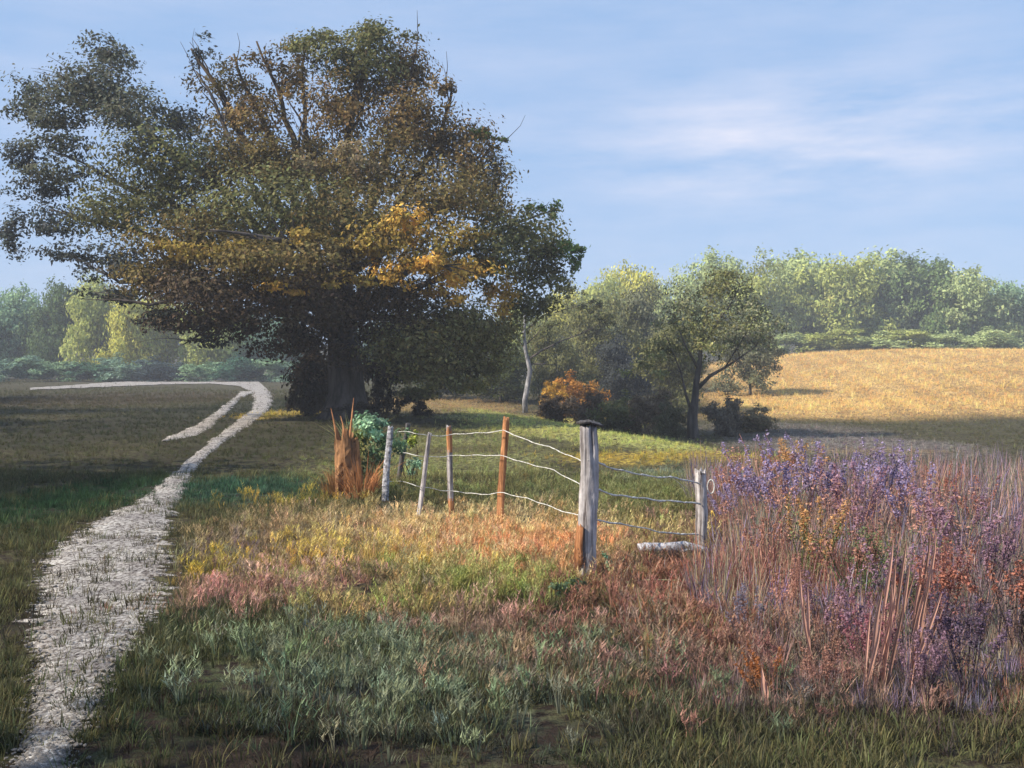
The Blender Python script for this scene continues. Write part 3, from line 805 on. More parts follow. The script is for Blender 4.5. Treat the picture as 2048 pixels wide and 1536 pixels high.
for px, top, d, w, c_, lb in [(1100, 790, 41, 90, (.13, .10, .075), 'dark brown bush at the right foot of the grey snag'), (1165, 780, 40, 90, (.16, .12, .085), 'brown bush below the orange bush'),
        (1235, 790, 38, 100, (.19, .20, .09), 'olive brown bush left of the hollow middle'), (1300, 778, 38, 90, (.26, .20, .14), 'pinkish brown bush left of the forked trunk'),
        (1345, 800, 36, 60, (.15, .15, .09), 'small dark bush touching the left of the forked trunk'), (1445, 790, 37, 80, (.22, .19, .15), 'greyish brown bush right of the forked trunk'),
        (1500, 812, 39, 90, (.30, .24, .14), 'tan brown bush at the lower corner of the field')]:
    far_tree(px, top, d, w, c_, lb, 'undergrowth_bush', G6, bush_crowns, 'bush', None, False)
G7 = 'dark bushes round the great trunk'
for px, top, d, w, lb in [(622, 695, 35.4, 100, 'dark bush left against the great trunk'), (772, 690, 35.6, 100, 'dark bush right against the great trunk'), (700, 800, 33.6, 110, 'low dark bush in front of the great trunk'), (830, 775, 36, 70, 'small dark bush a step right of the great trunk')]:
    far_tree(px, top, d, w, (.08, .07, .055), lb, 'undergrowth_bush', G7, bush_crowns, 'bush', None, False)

# trees left of and behind the viewer whose shade lies on the meadow
G8 = 'shade trees outside the view'
for x_, y_, h_, w_, lb in [(-30, 22, 13, 13, 'broad tree far left of the track, beyond the view'), (-33, 36, 13, 14, 'broad tree left of the dark meadow, beyond the view'),
        (-42, 52, 13, 15, 'broad tree left of the far meadow, beyond the view'), (-19, 12, 10, 9, 'middling tree left of the near track, beyond the view'),
        (-10, -2.0, 9.5, 7, 'tree to the left behind the viewer'), (-4.5, -4.0, 8, 5.5, 'small tree close behind the viewer')]:
    t_ = empty('broadleaf_tree', (x_, y_, float(tz(x_, y_)) - .05), random.uniform(0, 6), label=lb, cat='tree', group=G8)
    t_.scale = (w_, w_, h_)
    obj('trunk', random.choice(trunks), None, t_); c = obj('crown', random.choice(mid_crowns), None, t_); c.color = (*OM, 1); c['kind'] = 'stuff'

# ------------------------------------------------------------------ grey snag (pale bare tree at the edge of the great crown)
b0 = ground(1050, 826)
sn = empty('grey_snag', b0, label='slim pale grey dead tree with dark side branches standing right of the great crown', cat='tree')
D = b0.y
def rs_(px, py, dd=0): return at(px, py, D + dd) - b0
mb = MB(); mb.tube([Vector((0, 0, -.2)), rs_(1050, 800), rs_(1056, 765), rs_(1060, 740), rs_(1052, 705), rs_(1048, 670), rs_(1050, 640), rs_(1046, 605)], [.16, .13, .12, .12, .10, .08, .06, .02], 10, True, .08)
obj('trunk', mb.build('trunk'), M['bark_pale'], sn)
for pts, r0 in [([(1058, 718), (1085, 700), (1120, 683), (1160, 668), (1215, 640)], .06), ([(1054, 688), (1070, 672), (1085, 655), (1092, 640)], .035), ([(1052, 660), (1090, 630), (1125, 612), (1150, 597)], .035),
                ([(1110, 625), (1145, 615), (1185, 604)], .025), ([(1060, 728), (1090, 728), (1112, 730)], .04), ([(1052, 700), (1030, 670), (1015, 640)], .035)]:
    mb = MB(); q = [rs_(px, py, random.uniform(-.3, .3) if i else 0) for i, (px, py) in enumerate(pts)]
    mb.tube(q, [r0 * (1 - .8 * i / (len(q) - 1)) for i in range(len(q))], 6, True, .1)
    for j in range(2):
        k = random.randint(1, len(q) - 1); mb.tube([q[k], q[k] + Vector((random.uniform(-.1, .5), random.uniform(-.3, .3), random.uniform(.1, .5)))], [r0 * .35, r0 * .1], 4)
    obj('branch', mb.build('branch'), M['bark'], sn)
Cn = [tuple(rs_(*q)) for q in [(1095, 600), (1140, 585), (1180, 620), (1020, 660), (1100, 660), (1210, 635), (1120, 700)]]
Vv, Ff, Cc = leaf_cloud(Cn, [(.7, .7, .45)] * 7, [500, 420, 380, 300, 260, 260, 150], .07, [(.12, .125, .055)] * 7)
tag(obj('foliage', mesh_np('foliage', Vv, Ff, Cc), M['leaf'], sn), kind='stuff')

# ------------------------------------------------------------------ forked tree
b1 = ground(1388, 877); D1 = b1.y
fk = empty('forked_tree', b1, label='small round topped olive tree with black forked trunk in the hollow', cat='tree')
def rf(px, py, dd=0): return at(px, py, D1 + dd) - b1
mb = MB(); mb.tube([Vector((0, 0, -.25)), rf(1386, 860), rf(1384, 830), rf(1390, 800), rf(1393, 765), rf(1398, 735), rf(1402, 690), rf(1420, 640)], [.22, .19, .17, .12, .10, .085, .06, .02], 10, True, .09)
obj('trunk', mb.build('trunk'), M['bark'], fk)
for pts, r0 in [([(1392, 780), (1420, 752), (1450, 735), (1480, 715), (1512, 692)], .075), ([(1398, 740), (1370, 690), (1350, 640)], .05), ([(1402, 700), (1430, 650), (1460, 610), (1480, 570)], .045), ([(1386, 830), (1372, 790), (1362, 745), (1340, 690)], .06),
                ([(1400, 720), (1410, 640), (1430, 570)], .04), ([(1450, 735), (1490, 670), (1520, 620)], .03)]:
    mb = MB(); q = [rf(px, py, (random.uniform(-.3, .3) if i else 0)) for i, (px, py) in enumerate(pts)]
    mb.tube(q, [r0 * (1 - .8 * i / (len(q) - 1)) for i in range(len(q))], 7, True, .1)
    for j in range(3):
        k = random.randint(1, len(q) - 1); mb.tube([q[k], q[k] + Vector((random.uniform(-.4, .4), random.uniform(-.3, .3), random.uniform(.1, .6)))], [r0 * .35, r0 * .1], 4)
    obj('limb', mb.build('limb'), M['bark'], fk)
GO = (.24, .24, .10); GO2 = (.20, .21, .12)
fc = [(1440, 570, 70, 45, 1400, GO), (1390, 600, 70, 45, 1300, GO2), (1490, 600, 60, 45, 1200, GO2), (1430, 640, 110, 45, 2100, GO), (1350, 640, 50, 35, 700, GO2), (1520, 650, 50, 40, 900, GO2),
      (1380, 690, 80, 35, 1200, GO), (1470, 690, 70, 28, 900, GO2), (1330, 700, 60, 30, 600, GO), (1300, 740, 60, 24, 450, GO), (1460, 545, 26, 18, 220, (.2, .2, .08))]
s1 = D1 / F
Vv, Ff, Cc = leaf_cloud([tuple(rf(q[0], q[1], random.uniform(-.4, .4))) for q in fc], [(q[2] * s1, (q[2] + q[3]) / 2 * s1 * 1.2, q[3] * s1) for q in fc], [q[4] * .72 for q in fc], .058, [q[5] for q in fc], .25)
tag(obj('crown', mesh_np('crown', Vv, Ff, Cc), M['leaf'], fk), kind='stuff')
# dark shoots beside it
b2 = ground(1353, 866)
sh = empty('sapling', b2, label='thin dark bare sapling just left of the forked trunk', cat='sapling')
mb = MB(); mb.tube([(0, 0, -.1), (0.02, 0, .35), (-.01, 0, .7), (.06, 0, 1.2)], [.05, .035, .02, .006], 6); mb.tube([(0.01, 0, .4), (.12, 0, .75), (.1, 0, 1.05)], [.02, .012, .005], 5)
obj('stem', mb.build('stem'), M['bark'], sh)

# ------------------------------------------------------------------ fence
def rough_post(h, r_top, r_bot, lean=(0, 0), groove=0.5, rings=40, nseg=30, wob=.06, seed=1):
    """a split post: uneven section, deep long checks, a chipped top"""
    rr = random.Random(seed); ph = [rr.uniform(0, 6.28) for _ in range(6)]
    gr = [(rr.uniform(0, 6.28), rr.uniform(.10, .22), rr.uniform(.4, 1)) for _ in range(5)]
    v, f = [], []
    for i in range(rings + 1):
        t_ = i / rings; z = -0.12 + (h + .12) * t_
        r = r_bot + (r_top - r_bot) * t_
        cx = lean[0] * t_ + .06 * r_bot * math.sin(t_ * 7 + ph[0]) * 2; cy = lean[1] * t_ + .05 * r_bot * math.sin(t_ * 5 + ph[1]) * 2
        for k in range(nseg):
            a_ = 2 * math.pi * k / nseg
            q = 1 + wob * math.sin(2 * a_ + ph[2] + t_ * .8) + wob * .7 * math.sin(3 * a_ + ph[3]) + rr.uniform(-.035, .035) + .05 * math.sin(t_ * 23 + a_ * 2 + ph[4]) * math.sin(a_ * 4 + ph[5])
            for g0, gw, gs in gr:
                dd = abs((a_ - g0 - .12 * math.sin(t_ * 4 + g0) + math.pi) % (2 * math.pi) - math.pi)
                q -= groove * gs * math.exp(-(dd / gw) ** 2) * (.5 + .5 * math.sin(t_ * 5 + g0 * 3)) 
            zz = z + (rr.uniform(-.9, .5) * r_top * (1 if i == rings else .4) if i >= rings - 1 else 0)
            v.append(Vector((cx + math.cos(a_) * r * q, cy + math.sin(a_) * r * q, zz)))
    for i in range(rings):
        for k in range(nseg):
            a0 = i * nseg + k; a1 = i * nseg + (k + 1) % nseg
            f.append((a0, a1, a1 + nseg, a0 + nseg))
    c = len(v); v.append(Vector((lean[0], lean[1], h - .3 * r_top)))
    for k in range(nseg): f.append((rings * nseg + k, rings * nseg + (k + 1) % nseg, c))
    return v, f
fence = empty('wire_fence', ground(1175, 1160), label='old wire fence of weathered uneven posts crossing the meadow', cat='fence')
FB = Vector(fence.location)
POST = {}
def fpost(key, bx, by, tx, ty, wt, wb, mat, label, seed, orange=None, dark=None):
    b_ = ground(bx, by); D = b_.y
    top = at(tx, ty, D); h = top.z - b_.z
    v, f = rough_post(h, wt / 2 / F * D, wb / 2 / F * D, (top.x - b_.x, random.uniform(-.03, .03)), seed=seed, wob=.07)
    me = mesh_np('fence_post', v, f); me.polygons.foreach_set('use_smooth', np.ones(len(me.polygons), bool))
    me.materials.append(M[mat])
    if orange:
        me.materials.append(M['wood_orange'])
        for p in me.polygons:
            t_ = p.center.z / h
            if any(a <= t_ + random.uniform(-.03, .03) <= c_ for a, c_ in orange): p.material_index = 1
    o = obj('fence_post', me, None, fence, b_ - FB); o['label'] = label
    POST[key] = (b_, top, D, h)
    return o
cp = fpost('c', 1174, 1160, 1178, 848, 34, 43, 'wood_grey', 'thick weathered grey post with cracks and a dark cap', 11)
fpost('r', 1403, 1110, 1402, 940, 24, 27, 'wood_grey', 'shorter grey post at the right end of the fence', 5)
fpost('a', 997, 1060, 1012, 835, 13, 15, 'wood_orange', 'tall thin orange stake', 3)
fpost('b', 904, 1044, 897, 851, 11, 12, 'wood_grey', 'thin grey and orange stake', 4, [(0, .24), (.72, .97)])
fpost('d', 831, 1050, 860, 866, 9, 10, 'wood_grey', 'thin stake leaning strongly to the right', 6)
fpost('e', 793, 968, 816, 847, 10, 11, 'wood_dark', 'grey leaning stake behind the others', 7)
fpost('f', 768, 1002, 781, 853, 11, 14, 'wood_pale', 'leftmost whitish stake', 8)
# cap of the thick post: a thin curled slab, tilted
b_, top, D, h = POST['c']
v, f = [], []
nn = 16
for j, zz in enumerate((0, .012, .024)):
    for k in range(nn):
        a_ = 2 * math.pi * k / nn; r = (.098, .104, .07)[j] * (1 + .10 * math.sin(3 * a_ + 1))
        x_ = r * math.cos(a_); v.append(Vector((x_, r * .75 * math.sin(a_), zz - .18 * abs(x_) - .1 * x_ + .012)))
for j in range(2):
    for k in range(nn): f.append((j * nn + k, j * nn + (k + 1) % nn, (j + 1) * nn + (k + 1) % nn, (j + 1) * nn + k))
f.append(tuple(range(nn))[::-1]); f.append(tuple(range(2 * nn, 3 * nn)))
c = obj('post_cap', mesh_np('post_cap', v, f), M['wood_dark'], cp, (top.x - b_.x, 0, h - .004)); c['label'] = 'dark thin slab capping the post'
# orange bark on the lower left
mb = MB()
for q in range(5):
    xo = -.072 + .008 * q; z0 = .05 + .02 * q
    yo = -.045 - .011 * q
    mb.tube([(xo - .004, yo, z0), (xo - .012, yo, z0 + .12), (xo - .006, yo, z0 + .28), (xo + .004, yo + .012, z0 + .40 - .03 * q)], [.012, .016, .015, .004], 6, True, .2)
c = obj('bark_strip', mb.build('bark_strip'), M['wood_orange'], cp); c['label'] = 'orange strip of bark low on the left side'
# loop of wire at the right post
b_, top, D, h = POST['r']
mb = MB(); pts = [(.075 + .03 * math.sin(a_) , -.05, h - .14 + .06 * math.cos(a_)) for a_ in np.linspace(.3, 6.6, 18)]
mb.tube(pts, .006, 5); c = obj('wire_loop', mb.build('wire_loop'), M['wire'], [o for o in fence.children if o.name.startswith('fence_post')][1]); c['label'] = 'small loop of loose wire hanging at the post head'

def strand(rows, order):
    """rows of pixels followed by the wire; its depth runs from post to post"""
    xs = [(POST[k][0].x / POST[k][2] * F + 1024, POST[k][2]) for k in order]
    xs.sort(); XP = [q[0] for q in xs]; DP = [q[1] for q in xs]
    pts = []
    px = [r[0] for r in rows]; py = [r[1] for r in rows]
    m_ = int((px[-1] - px[0]) / 4)
    for i in range(m_ + 1):
        u = px[0] + (px[-1] - px[0]) * i / m_
        vv = np.interp(u, px, py); D = np.interp(u, XP, DP)
        pts.append(at(u, float(vv) + 0.9 * math.sin(u * .13) + .7 * math.sin(u * .071 + 2) + random.uniform(-.35, .35), float(D) - .07) - FB)
    mb = MB()
    r = [random.uniform(.0022, .0052) * (1.25 * 1.5 if pts[0].x > -.1 else 1) for _ in pts]
    mb.tube(pts, r, 6, True, .2)
    for s_ in (0, 1):
        hel = [p + Vector((0, math.cos(i * 2.1 + s_ * 3.14) * .003, math.sin(i * 2.1 + s_ * 3.14) * .003)) for i, p in enumerate(pts)]
        mb.tube(hel, .0019, 4)
    obj('wire', mb.build('wire'), M['wire'], fence)
strand([(775, 862), (815, 864), (858, 872), (900, 870), (955, 866), (1008, 862), (1060, 882), (1110, 899), (1172, 925)], 'fedbac')
strand([(770, 900), (806, 906), (850, 914), (900, 912), (980, 910), (1006, 913), (1060, 928), (1110, 942), (1172, 975)], 'fedbac')
strand([(768, 962), (800, 962), (840, 974), (903, 983), (960, 989), (1002, 986), (1060, 998), (1110, 1018), (1168, 1034)], 'fedbac')
strand([(1176, 920), (1230, 938), (1290, 952), (1345, 955), (1402, 968)], 'cr')
strand([(1176, 975), (1230, 990), (1290, 998), (1345, 1003), (1402, 1008)], 'cr')
strand([(1176, 1040), (1230, 1046), (1290, 1058), (1345, 1068), (1402, 1070)], 'cr')

# ------------------------------------------------------------------ bleached log at the right post
b_ = ground(1340, 1130)
mb = MB(); mb.tube([(-.26, .0, .10), (-.2, 0, .105), (-.05, .01, .10), (.12, .01, .105), (.26, .03, .085), (.42, .03, .04)], [.030, .044, .040, .042, .030, .012], 9, True, .22)
mb.tube([(.05, .01, .06), (.13, -.05, .09), (.17, -.1, .10)], [.015, .012, .006], 6)
lg = obj('fallen_log', mb.build('fallen_log'), M['wood_pale'], None, b_ + Vector((0, 0, .035)))
tag(lg, 'short bleached log lying on the ground at the foot of the right post', 'log')

# ------------------------------------------------------------------ rotten stump with shrub
b_ = ground(697, 992); D = b_.y; s = D / F
st = empty('tree_stump', b_, label='broken orange rotten stump with splintered top behind the stakes', cat='stump')
v, f = [], []; nn, rr_ = 24, 16; hs = 138 * s
for i in range(rr_ + 1):
    t_ = i / rr_
    for k in range(nn):
        a_ = 2 * math.pi * k / nn
        r = s * 28 * (1.0 - .22 * t_ + .22 * math.exp(-t_ * 9)) * (1 + .09 * math.sin(5 * a_ + t_ * 2) + .07 * math.sin(9 * a_ + 1 + 3 * t_) + .05 * math.sin(4 * a_ - 6 * t_) + random.uniform(-.06, .06))
        z = hs * t_ - .1
        if i == rr_: z += random.uniform(-.20, .12)
        elif i == rr_ - 1: z += random.uniform(-.03, .04)
        v.append(Vector((r * math.cos(a_) - .03 * t_, r * math.sin(a_), z)))
for i in range(rr_):
    for k in range(nn):
        a0 = i * nn + k; a1 = i * nn + (k + 1) % nn; f.append((a0, a1, a1 + nn, a0 + nn))
c_ = len(v); v.append(Vector((0, 0, hs * .55)))
for k in range(nn): f.append((rr_ * nn + k, rr_ * nn + (k + 1) % nn, c_))
obj('stump_wood', mesh_np('stump_wood', v, f), M['stump'], st)
for dx, z0, z1, tilt in [(-26 * s, 135 * s, 176 * s, -.06), (-8 * s, 130 * s, 160 * s, -.05), (4 * s, 126 * s, 196 * s, .04)]:
    mb = MB(); mb.tube([(dx * .6, -.03, z0 - .35), (dx, -.02, z0), (dx + tilt * .5, 0, (z0 + z1) / 2), (dx + tilt, 0, z1)], [.022, .016, .010, .003], 6, True, .15)
    obj('splinter', mb.build('splinter'), M['wood_orange'], st)
def shrub(name, px, py, parts_, size, label, cat='shrub', group=None, stems=7):
    b_ = ground(px, py); D = b_.y; s = D / F
    t_ = empty(name, b_, label=label, cat=cat, group=group)
    mb = MB(); C_, R_, N_, K_ = [], [], [], []
    for qx, qy, rx, ry, n_, c_ in parts_:
        p = at(qx, qy, D + random.uniform(-.1, .1)) - b_
        C_.append(tuple(p)); R_.append((rx * s, (rx + ry) / 2 * s, ry * s)); N_.append(n_); K_.append(c_)
        for j in range(3):
            mb.tube(limb_path((random.uniform(-.05, .05), random.uniform(-.05, .05), -.03), p + Vector((random.uniform(-.5, .5) * rx * s, 0, random.uniform(-.3, .6) * ry * s)), .04, 5, .15), [.008, .006, .005, .004, .002], 4)
    obj('stem', mb.build('stem'), M['bark_brown'], t_)
    V_, F_, Q_ = leaf_cloud(C_, R_, N_, size, K_, .25)
    tag(obj('foliage', mesh_np('foliage', V_, F_, Q_), M['leaf'], t_), kind='stuff')
    return t_
def dry_clump(px, py, n_, h, sp, colour, label):
    mb = MB()
    for i in range(n_):
        an = random.uniform(0, 6.28); d = Vector((math.cos(an), math.sin(an), 0)); q = sp * math.sqrt(random.random())
        mb.blade(d * q, d, random.uniform(.012, .024), h * random.uniform(.4, 1.1), random.uniform(.1, 1.1), 5)
    o = obj('dry_grass_clump', mb.build('dry_grass_clump'), M['leaf_obj'], None, ground(px, py)); o.color = (*colour, 1)
    ca = o.data.color_attributes.new('col', 'FLOAT_COLOR', 'POINT'); ca.data.foreach_set('color', np.ones(len(o.data.vertices) * 4, np.float32))
    return tag(o, label, 'grass clump')
M['leaf_obj'] = mat_leaf('plant_leaf', 'object', .3)
dry_clump(722, 998, 170, .62, .22, (.42, .20, .09), 'rusty dry grass clump in front of the right side of the stump')
dry_clump(668, 992, 90, .40, .18, (.34, .20, .09), 'thin brown grass clump at the left foot of the stump')
dry_clump(708, 930, 120, .95, .16, (.36, .34, .13), 'tall yellow green grass standing up behind the stump')
MINT = (.30, .46, .30); MINT2 = (.22, .32, .17)
shrub('leafy_shrub', 745, 985, [(740, 855, 40, 28, 900, MINT), (765, 890, 40, 36, 800, MINT2), (715, 880, 26, 30, 420, (.30, .34, .12)), (735, 925, 30, 40, 420, (.22, .26, .12)), (745, 965, 25, 30, 200, (.3, .17, .08))], .028,
      'pale mint green shrub growing against the rotten stump')
shrub('leafy_shrub', 825, 970, [(822, 885, 20, 18, 260, (.32, .36, .08)), (830, 930, 24, 18, 330, MINT), (800, 880, 20, 24, 240, MINT2)], .026, 'small yellow and mint green shrub between the leaning stakes')
shrub('weed_clump', 1130, 1195, [(1125, 1172, 34, 20, 380, (.14, .20, .12)), (1165, 1185, 34, 20, 320, (.12, .18, .12)), (1110, 1195, 26, 14, 220, (.16, .24, .14))], .018, 'greyish mint weeds round the left foot of the thick post', 'weeds')
shrub('weed_clump', 1214, 1172, [(1218, 1120, 12, 16, 90, MINT), (1226, 1142, 12, 12, 70, MINT), (1215, 1166, 26, 12, 200, (.13, .19, .12))], .016, 'mint green sprig at the right foot of the thick post', 'weeds')

# ------------------------------------------------------------------ arching pale grass stalks
G9 = 'long arching grass stalks'
def stalk(pts, label, r=.004, colour='stalk'):
    b_ = ground(*pts[0]); D = b_.y
    q = [Vector((0, 0, -.01))] + [at(px, py, D - .02 * i) - b_ for i, (px, py) in enumerate(pts[1:], 1)]
    sm = []
    for i in range(len(q) - 1):
        p0, p1, p2, p3 = q[max(i - 1, 0)], q[i], q[i + 1], q[min(i + 2, len(q) - 1)]
        for k in range(6):
            f_ = k / 6; sm.append(.5 * (2 * p1 + (p2 - p0) * f_ + (2 * p0 - 5 * p1 + 4 * p2 - p3) * f_ ** 2 + (3 * p1 - p0 - 3 * p2 + p3) * f_ ** 3))
    sm.append(q[-1])
    mb = MB(); n_ = len(sm); mb.tube(sm, [r * (1 - .7 * i / n_) for i in range(n_)], 5, True, .1)
    o = obj('grass_stalk', mb.build('grass_stalk'), M[colour], None, b_)
    return tag(o, label, 'grass stalk', G9)
m, n, l, out = mat_new('pale_stalk'); z1 = noise(n, l, 20, 4, .6); r1 = ramp(n, [(.3, (.34, .40, .20)), (.7, (.58, .62, .36))]); l.new(z1.outputs['Fac'], r1.inputs[0])
b = N(n, 'ShaderNodeBsdfPrincipled'); b.inputs['Roughness'].default_value = .7; l.new(r1.outputs[0], b.inputs['Base Color']); l.new(b.outputs[0], out.inputs[0]); M['stalk'] = m
m, n, l, out = mat_new('golden_stalk'); z1 = noise(n, l, 20, 4, .6); r1 = ramp(n, [(.3, (.5, .34, .06)), (.7, (.7, .5, .12))]); l.new(z1.outputs['Fac'], r1.inputs[0])
b = N(n, 'ShaderNodeBsdfPrincipled'); b.inputs['Roughness'].default_value = .7; l.new(r1.outputs[0], b.inputs['Base Color']); l.new(b.outputs[0], out.inputs[0]); M['stalk_gold'] = m
stalk([(1228, 1180), (1245, 1168), (1290, 1161), (1360, 1162), (1430, 1170), (1462, 1178), (1545, 1182)], 'longest pale stalk arching low right from the thick post', .004)
stalk([(1410, 1200), (1412, 1190), (1440, 1196), (1465, 1205), (1484, 1225)], 'pale bent stalk in the red grass below the log', .0035)
stalk([(1440, 1255), (1446, 1243), (1470, 1245), (1488, 1262), (1494, 1280)], 'mint stalk with hooked tip in the red grass', .004)
stalk([(1404, 1122), (1425, 1112), (1455, 1119), (1485, 1134)], 'pale stalk curving down right of the log', .004)
stalk([(1420, 1205), (1430, 1200), (1460, 1195), (1480, 1190)], 'short straight stalk crossing a bent one', .003)
stalk([(1430, 1060), (1424, 1022), (1440, 1045), (1475, 1058)], 'golden curved stalk beside the right post', .009, 'stalk_gold')
stalk([(1500, 1100), (1488, 1040), (1484, 1000)], 'short mint stalk right of the right post', .004)
stalk([(1516, 1100), (1512, 1030), (1503, 998)], 'second mint stalk right of the right post', .004)

# ------------------------------------------------------------------ thicket of red and purple plants on the right
m = mat_leaf('petal', 'attr', .4); M['petal'] = m
M['leaf_obj'] = mat_leaf('plant_leaf', 'object', .3)
def plant_variant(n_st, h, fl):
    """stems, leaves, flowers meshes of a spiky heath plant, about h high"""
    st_ = MB(); lf = MB(); fp = []
    for i in range(n_st):
        an = random.uniform(0, 6.28); out_ = random.uniform(.08, .42) * h
        hh = h * random.uniform(.55, 1.05)
        p = limb_path((math.cos(an) * .03, math.sin(an) * .03, 0), (math.cos(an) * out_, math.sin(an) * out_, hh), .03, 6, .08)
        st_.tube(p, [.006, .005, .0045, .004, .003, .0015], 4, False)
        for j in range(14):
            k = random.uniform(.2, 4.6); a_ = p[int(k)].lerp(p[int(k) + 1], k % 1)
            q = random.uniform(0, 6.28)
            lf.blade(a_, (math.cos(q), math.sin(q), 0), .014, random.uniform(.03, .07), 1.1, 2)
        for j in range(fl):
            k = random.uniform(3.1, 4.99); fp.append(p[int(k)].lerp(p[int(k) + 1], k % 1))
    V_, F_, C_ = leaf_cloud([tuple(q) for q in fp], [(.035, .035, .045)] * len(fp), [9] * len(fp), .013, [(1, 1, 1)] * len(fp), .25)
    fm = mesh_np('flower_spike', V_, F_, C_); fm.materials.append(M['leaf_far'])
    a_ = st_.build('stems'); a_.materials.append(M['leaf_obj'])
    Lc = [(math.cos(q) * random.uniform(0, .3), math.sin(q) * random.uniform(0, .3), random.uniform(.2, .85)) for q in np.linspace(0, 6.28, 16)]
    V2, F2, C2 = leaf_cloud(Lc, [(.15, .15, .12)] * 16, [42] * 16, .014, [(1, 1, 1)] * 16, .2)
    nb = len(lf.v); lf.v += [Vector(q) for q in V2]; lf.f += [tuple(int(k) + nb for k in q) for q in F2]
    b_ = lf.build('leaves', False); b_.materials.append(M['leaf_obj'])
    for me in (a_, b_):
        ca = me.color_attributes.new('col', 'FLOAT_COLOR', 'POINT')
        ca.data.foreach_set('color', np.ones(len(me.vertices) * 4, np.float32))
    return a_, b_, fm
pv = [plant_variant(13, 1.0, 16) for _ in range(4)]
PUR = (.44, .36, .56); MAG = (.42, .26, .34); REDF = (.50, .22, .16); ORF = (.66, .38, .18); SAL = (.50, .27, .21)
G10 = 'tall flowering plants of the thicket'
plants = [  # px, base py, top py, flower, leaf, label
    (1470, 1080, 935, PUR, SAL, 'lilac plant just right of the right post'), (1455, 1030, 925, REDF, SAL, 'red brown plant behind the head of the right post'),
    (1510, 1060, 880, PUR, SAL, 'lilac plant leaning above the golden stalk'), (1545, 1020, 905, REDF, BRN, 'brick red plant left of the tallest lilac plants'),
    (1590, 1090, 872, PUR, SAL, 'tall lilac plant at the left of the thicket crest'), (1600, 1000, 870, ORF, TAN, 'ochre plant behind the tall lilac ones'),
    (1650, 1060, 868, PUR, MAUVE, 'second tall lilac plant, standing over the hollow'), (1690, 1130, 920, MAG, SAL, 'mauve plant in the middle of the thicket'),
    (1700, 1010, 905, (.16, .2, .14), (.12, .17, .1), 'green grey plant amid the lilac ones'), (1750, 1090, 868, PUR, MAUVE, 'tallest lilac plant of the thicket'),
    (1790, 1030, 890, PUR, (.14, .16, .12), 'lilac plant right of the tallest one'), (1830, 1130, 920, PUR, SAL, 'lilac plant above the salmon reeds'),
    (1880, 1060, 925, REDF, (.3, .12, .10), 'bright red plant at the right of the thicket'), (1900, 1170, 960, MAG, SAL, 'plum plant at the right edge of the thicket'),
    (1950, 1100, 950, REDF, MAUVE, 'dusky red plant beyond the plum one'), (1620, 1190, 990, ORF, (.2, .22, .10), 'ochre plant in front of the lilac ones'),
    (1540, 1170, 1000, SAL, SAL, 'salmon brown plant above the long arching stalk'), (1720, 1230, 1030, SAL, (.14, .18, .08), 'olive plant with salmon tips in the thicket middle'),
    (1800, 1260, 1040, MAG, (.16, .17, .09), 'plum and olive plant below the salmon reeds'), (1580, 1280, 1110, SAL, SAL, 'salmon plant low in the thicket front'),
    (1660, 1330, 1130, MAG, (.3, .17, .13), 'rosy plant low in the thicket front'), (1880, 1300, 1070, REDF, (.26, .12, .12), 'wine red plant low at the right'),
    (1980, 1230, 1010, MAG, (.12, .08, .09), 'dark plum plant cut by the right edge'), (1500, 1300, 1170, (.3, .28, .36), (.28, .14, .1), 'small greyish lilac plant left of the thicket front'),
    (1750, 1380, 1190, (.38, .16, .2), (.26, .14, .14), 'pink tinged plant at the thicket foot'), (1940, 1400, 1180, (.22, .15, .22), (.12, .09, .12), 'dark lilac plant at the lower right'),
    (1850, 1420, 1240, MAG, (.16, .1, .12), 'low plum plant at the lower right'), (1640, 1420, 1290, SAL, (.22, .12, .10), 'low salmon plant at the thicket foot'),
    (1530, 1400, 1290, (.5, .2, .08), (.3, .14, .07), 'small orange plant at the left foot of the thicket'), (2040, 1330, 1080, REDF, (.1, .07, .07), 'dark red plant outside the right edge'),
]
for i, (px, by, ty, fc_, lc, lb) in enumerate(plants):
    b_ = ground(px, by); h = (by - ty) / F * b_.y
    t_ = empty('flowering_plant', b_, random.uniform(0, 6.28), label=lb, cat='plant', group=G10)
    w = random.uniform(.9, 1.25) * max(h, .38); t_.scale = (w, w, h)
    a_, c_, f_ = pv[i % 4]
    for nm, me, cc in (('stems', a_, lc), ('leaves', c_, lc), ('flowers', f_, fc_)):
        o = obj(nm, me, None, t_); o.color = (*cc, 1); o['kind'] = 'stuff'

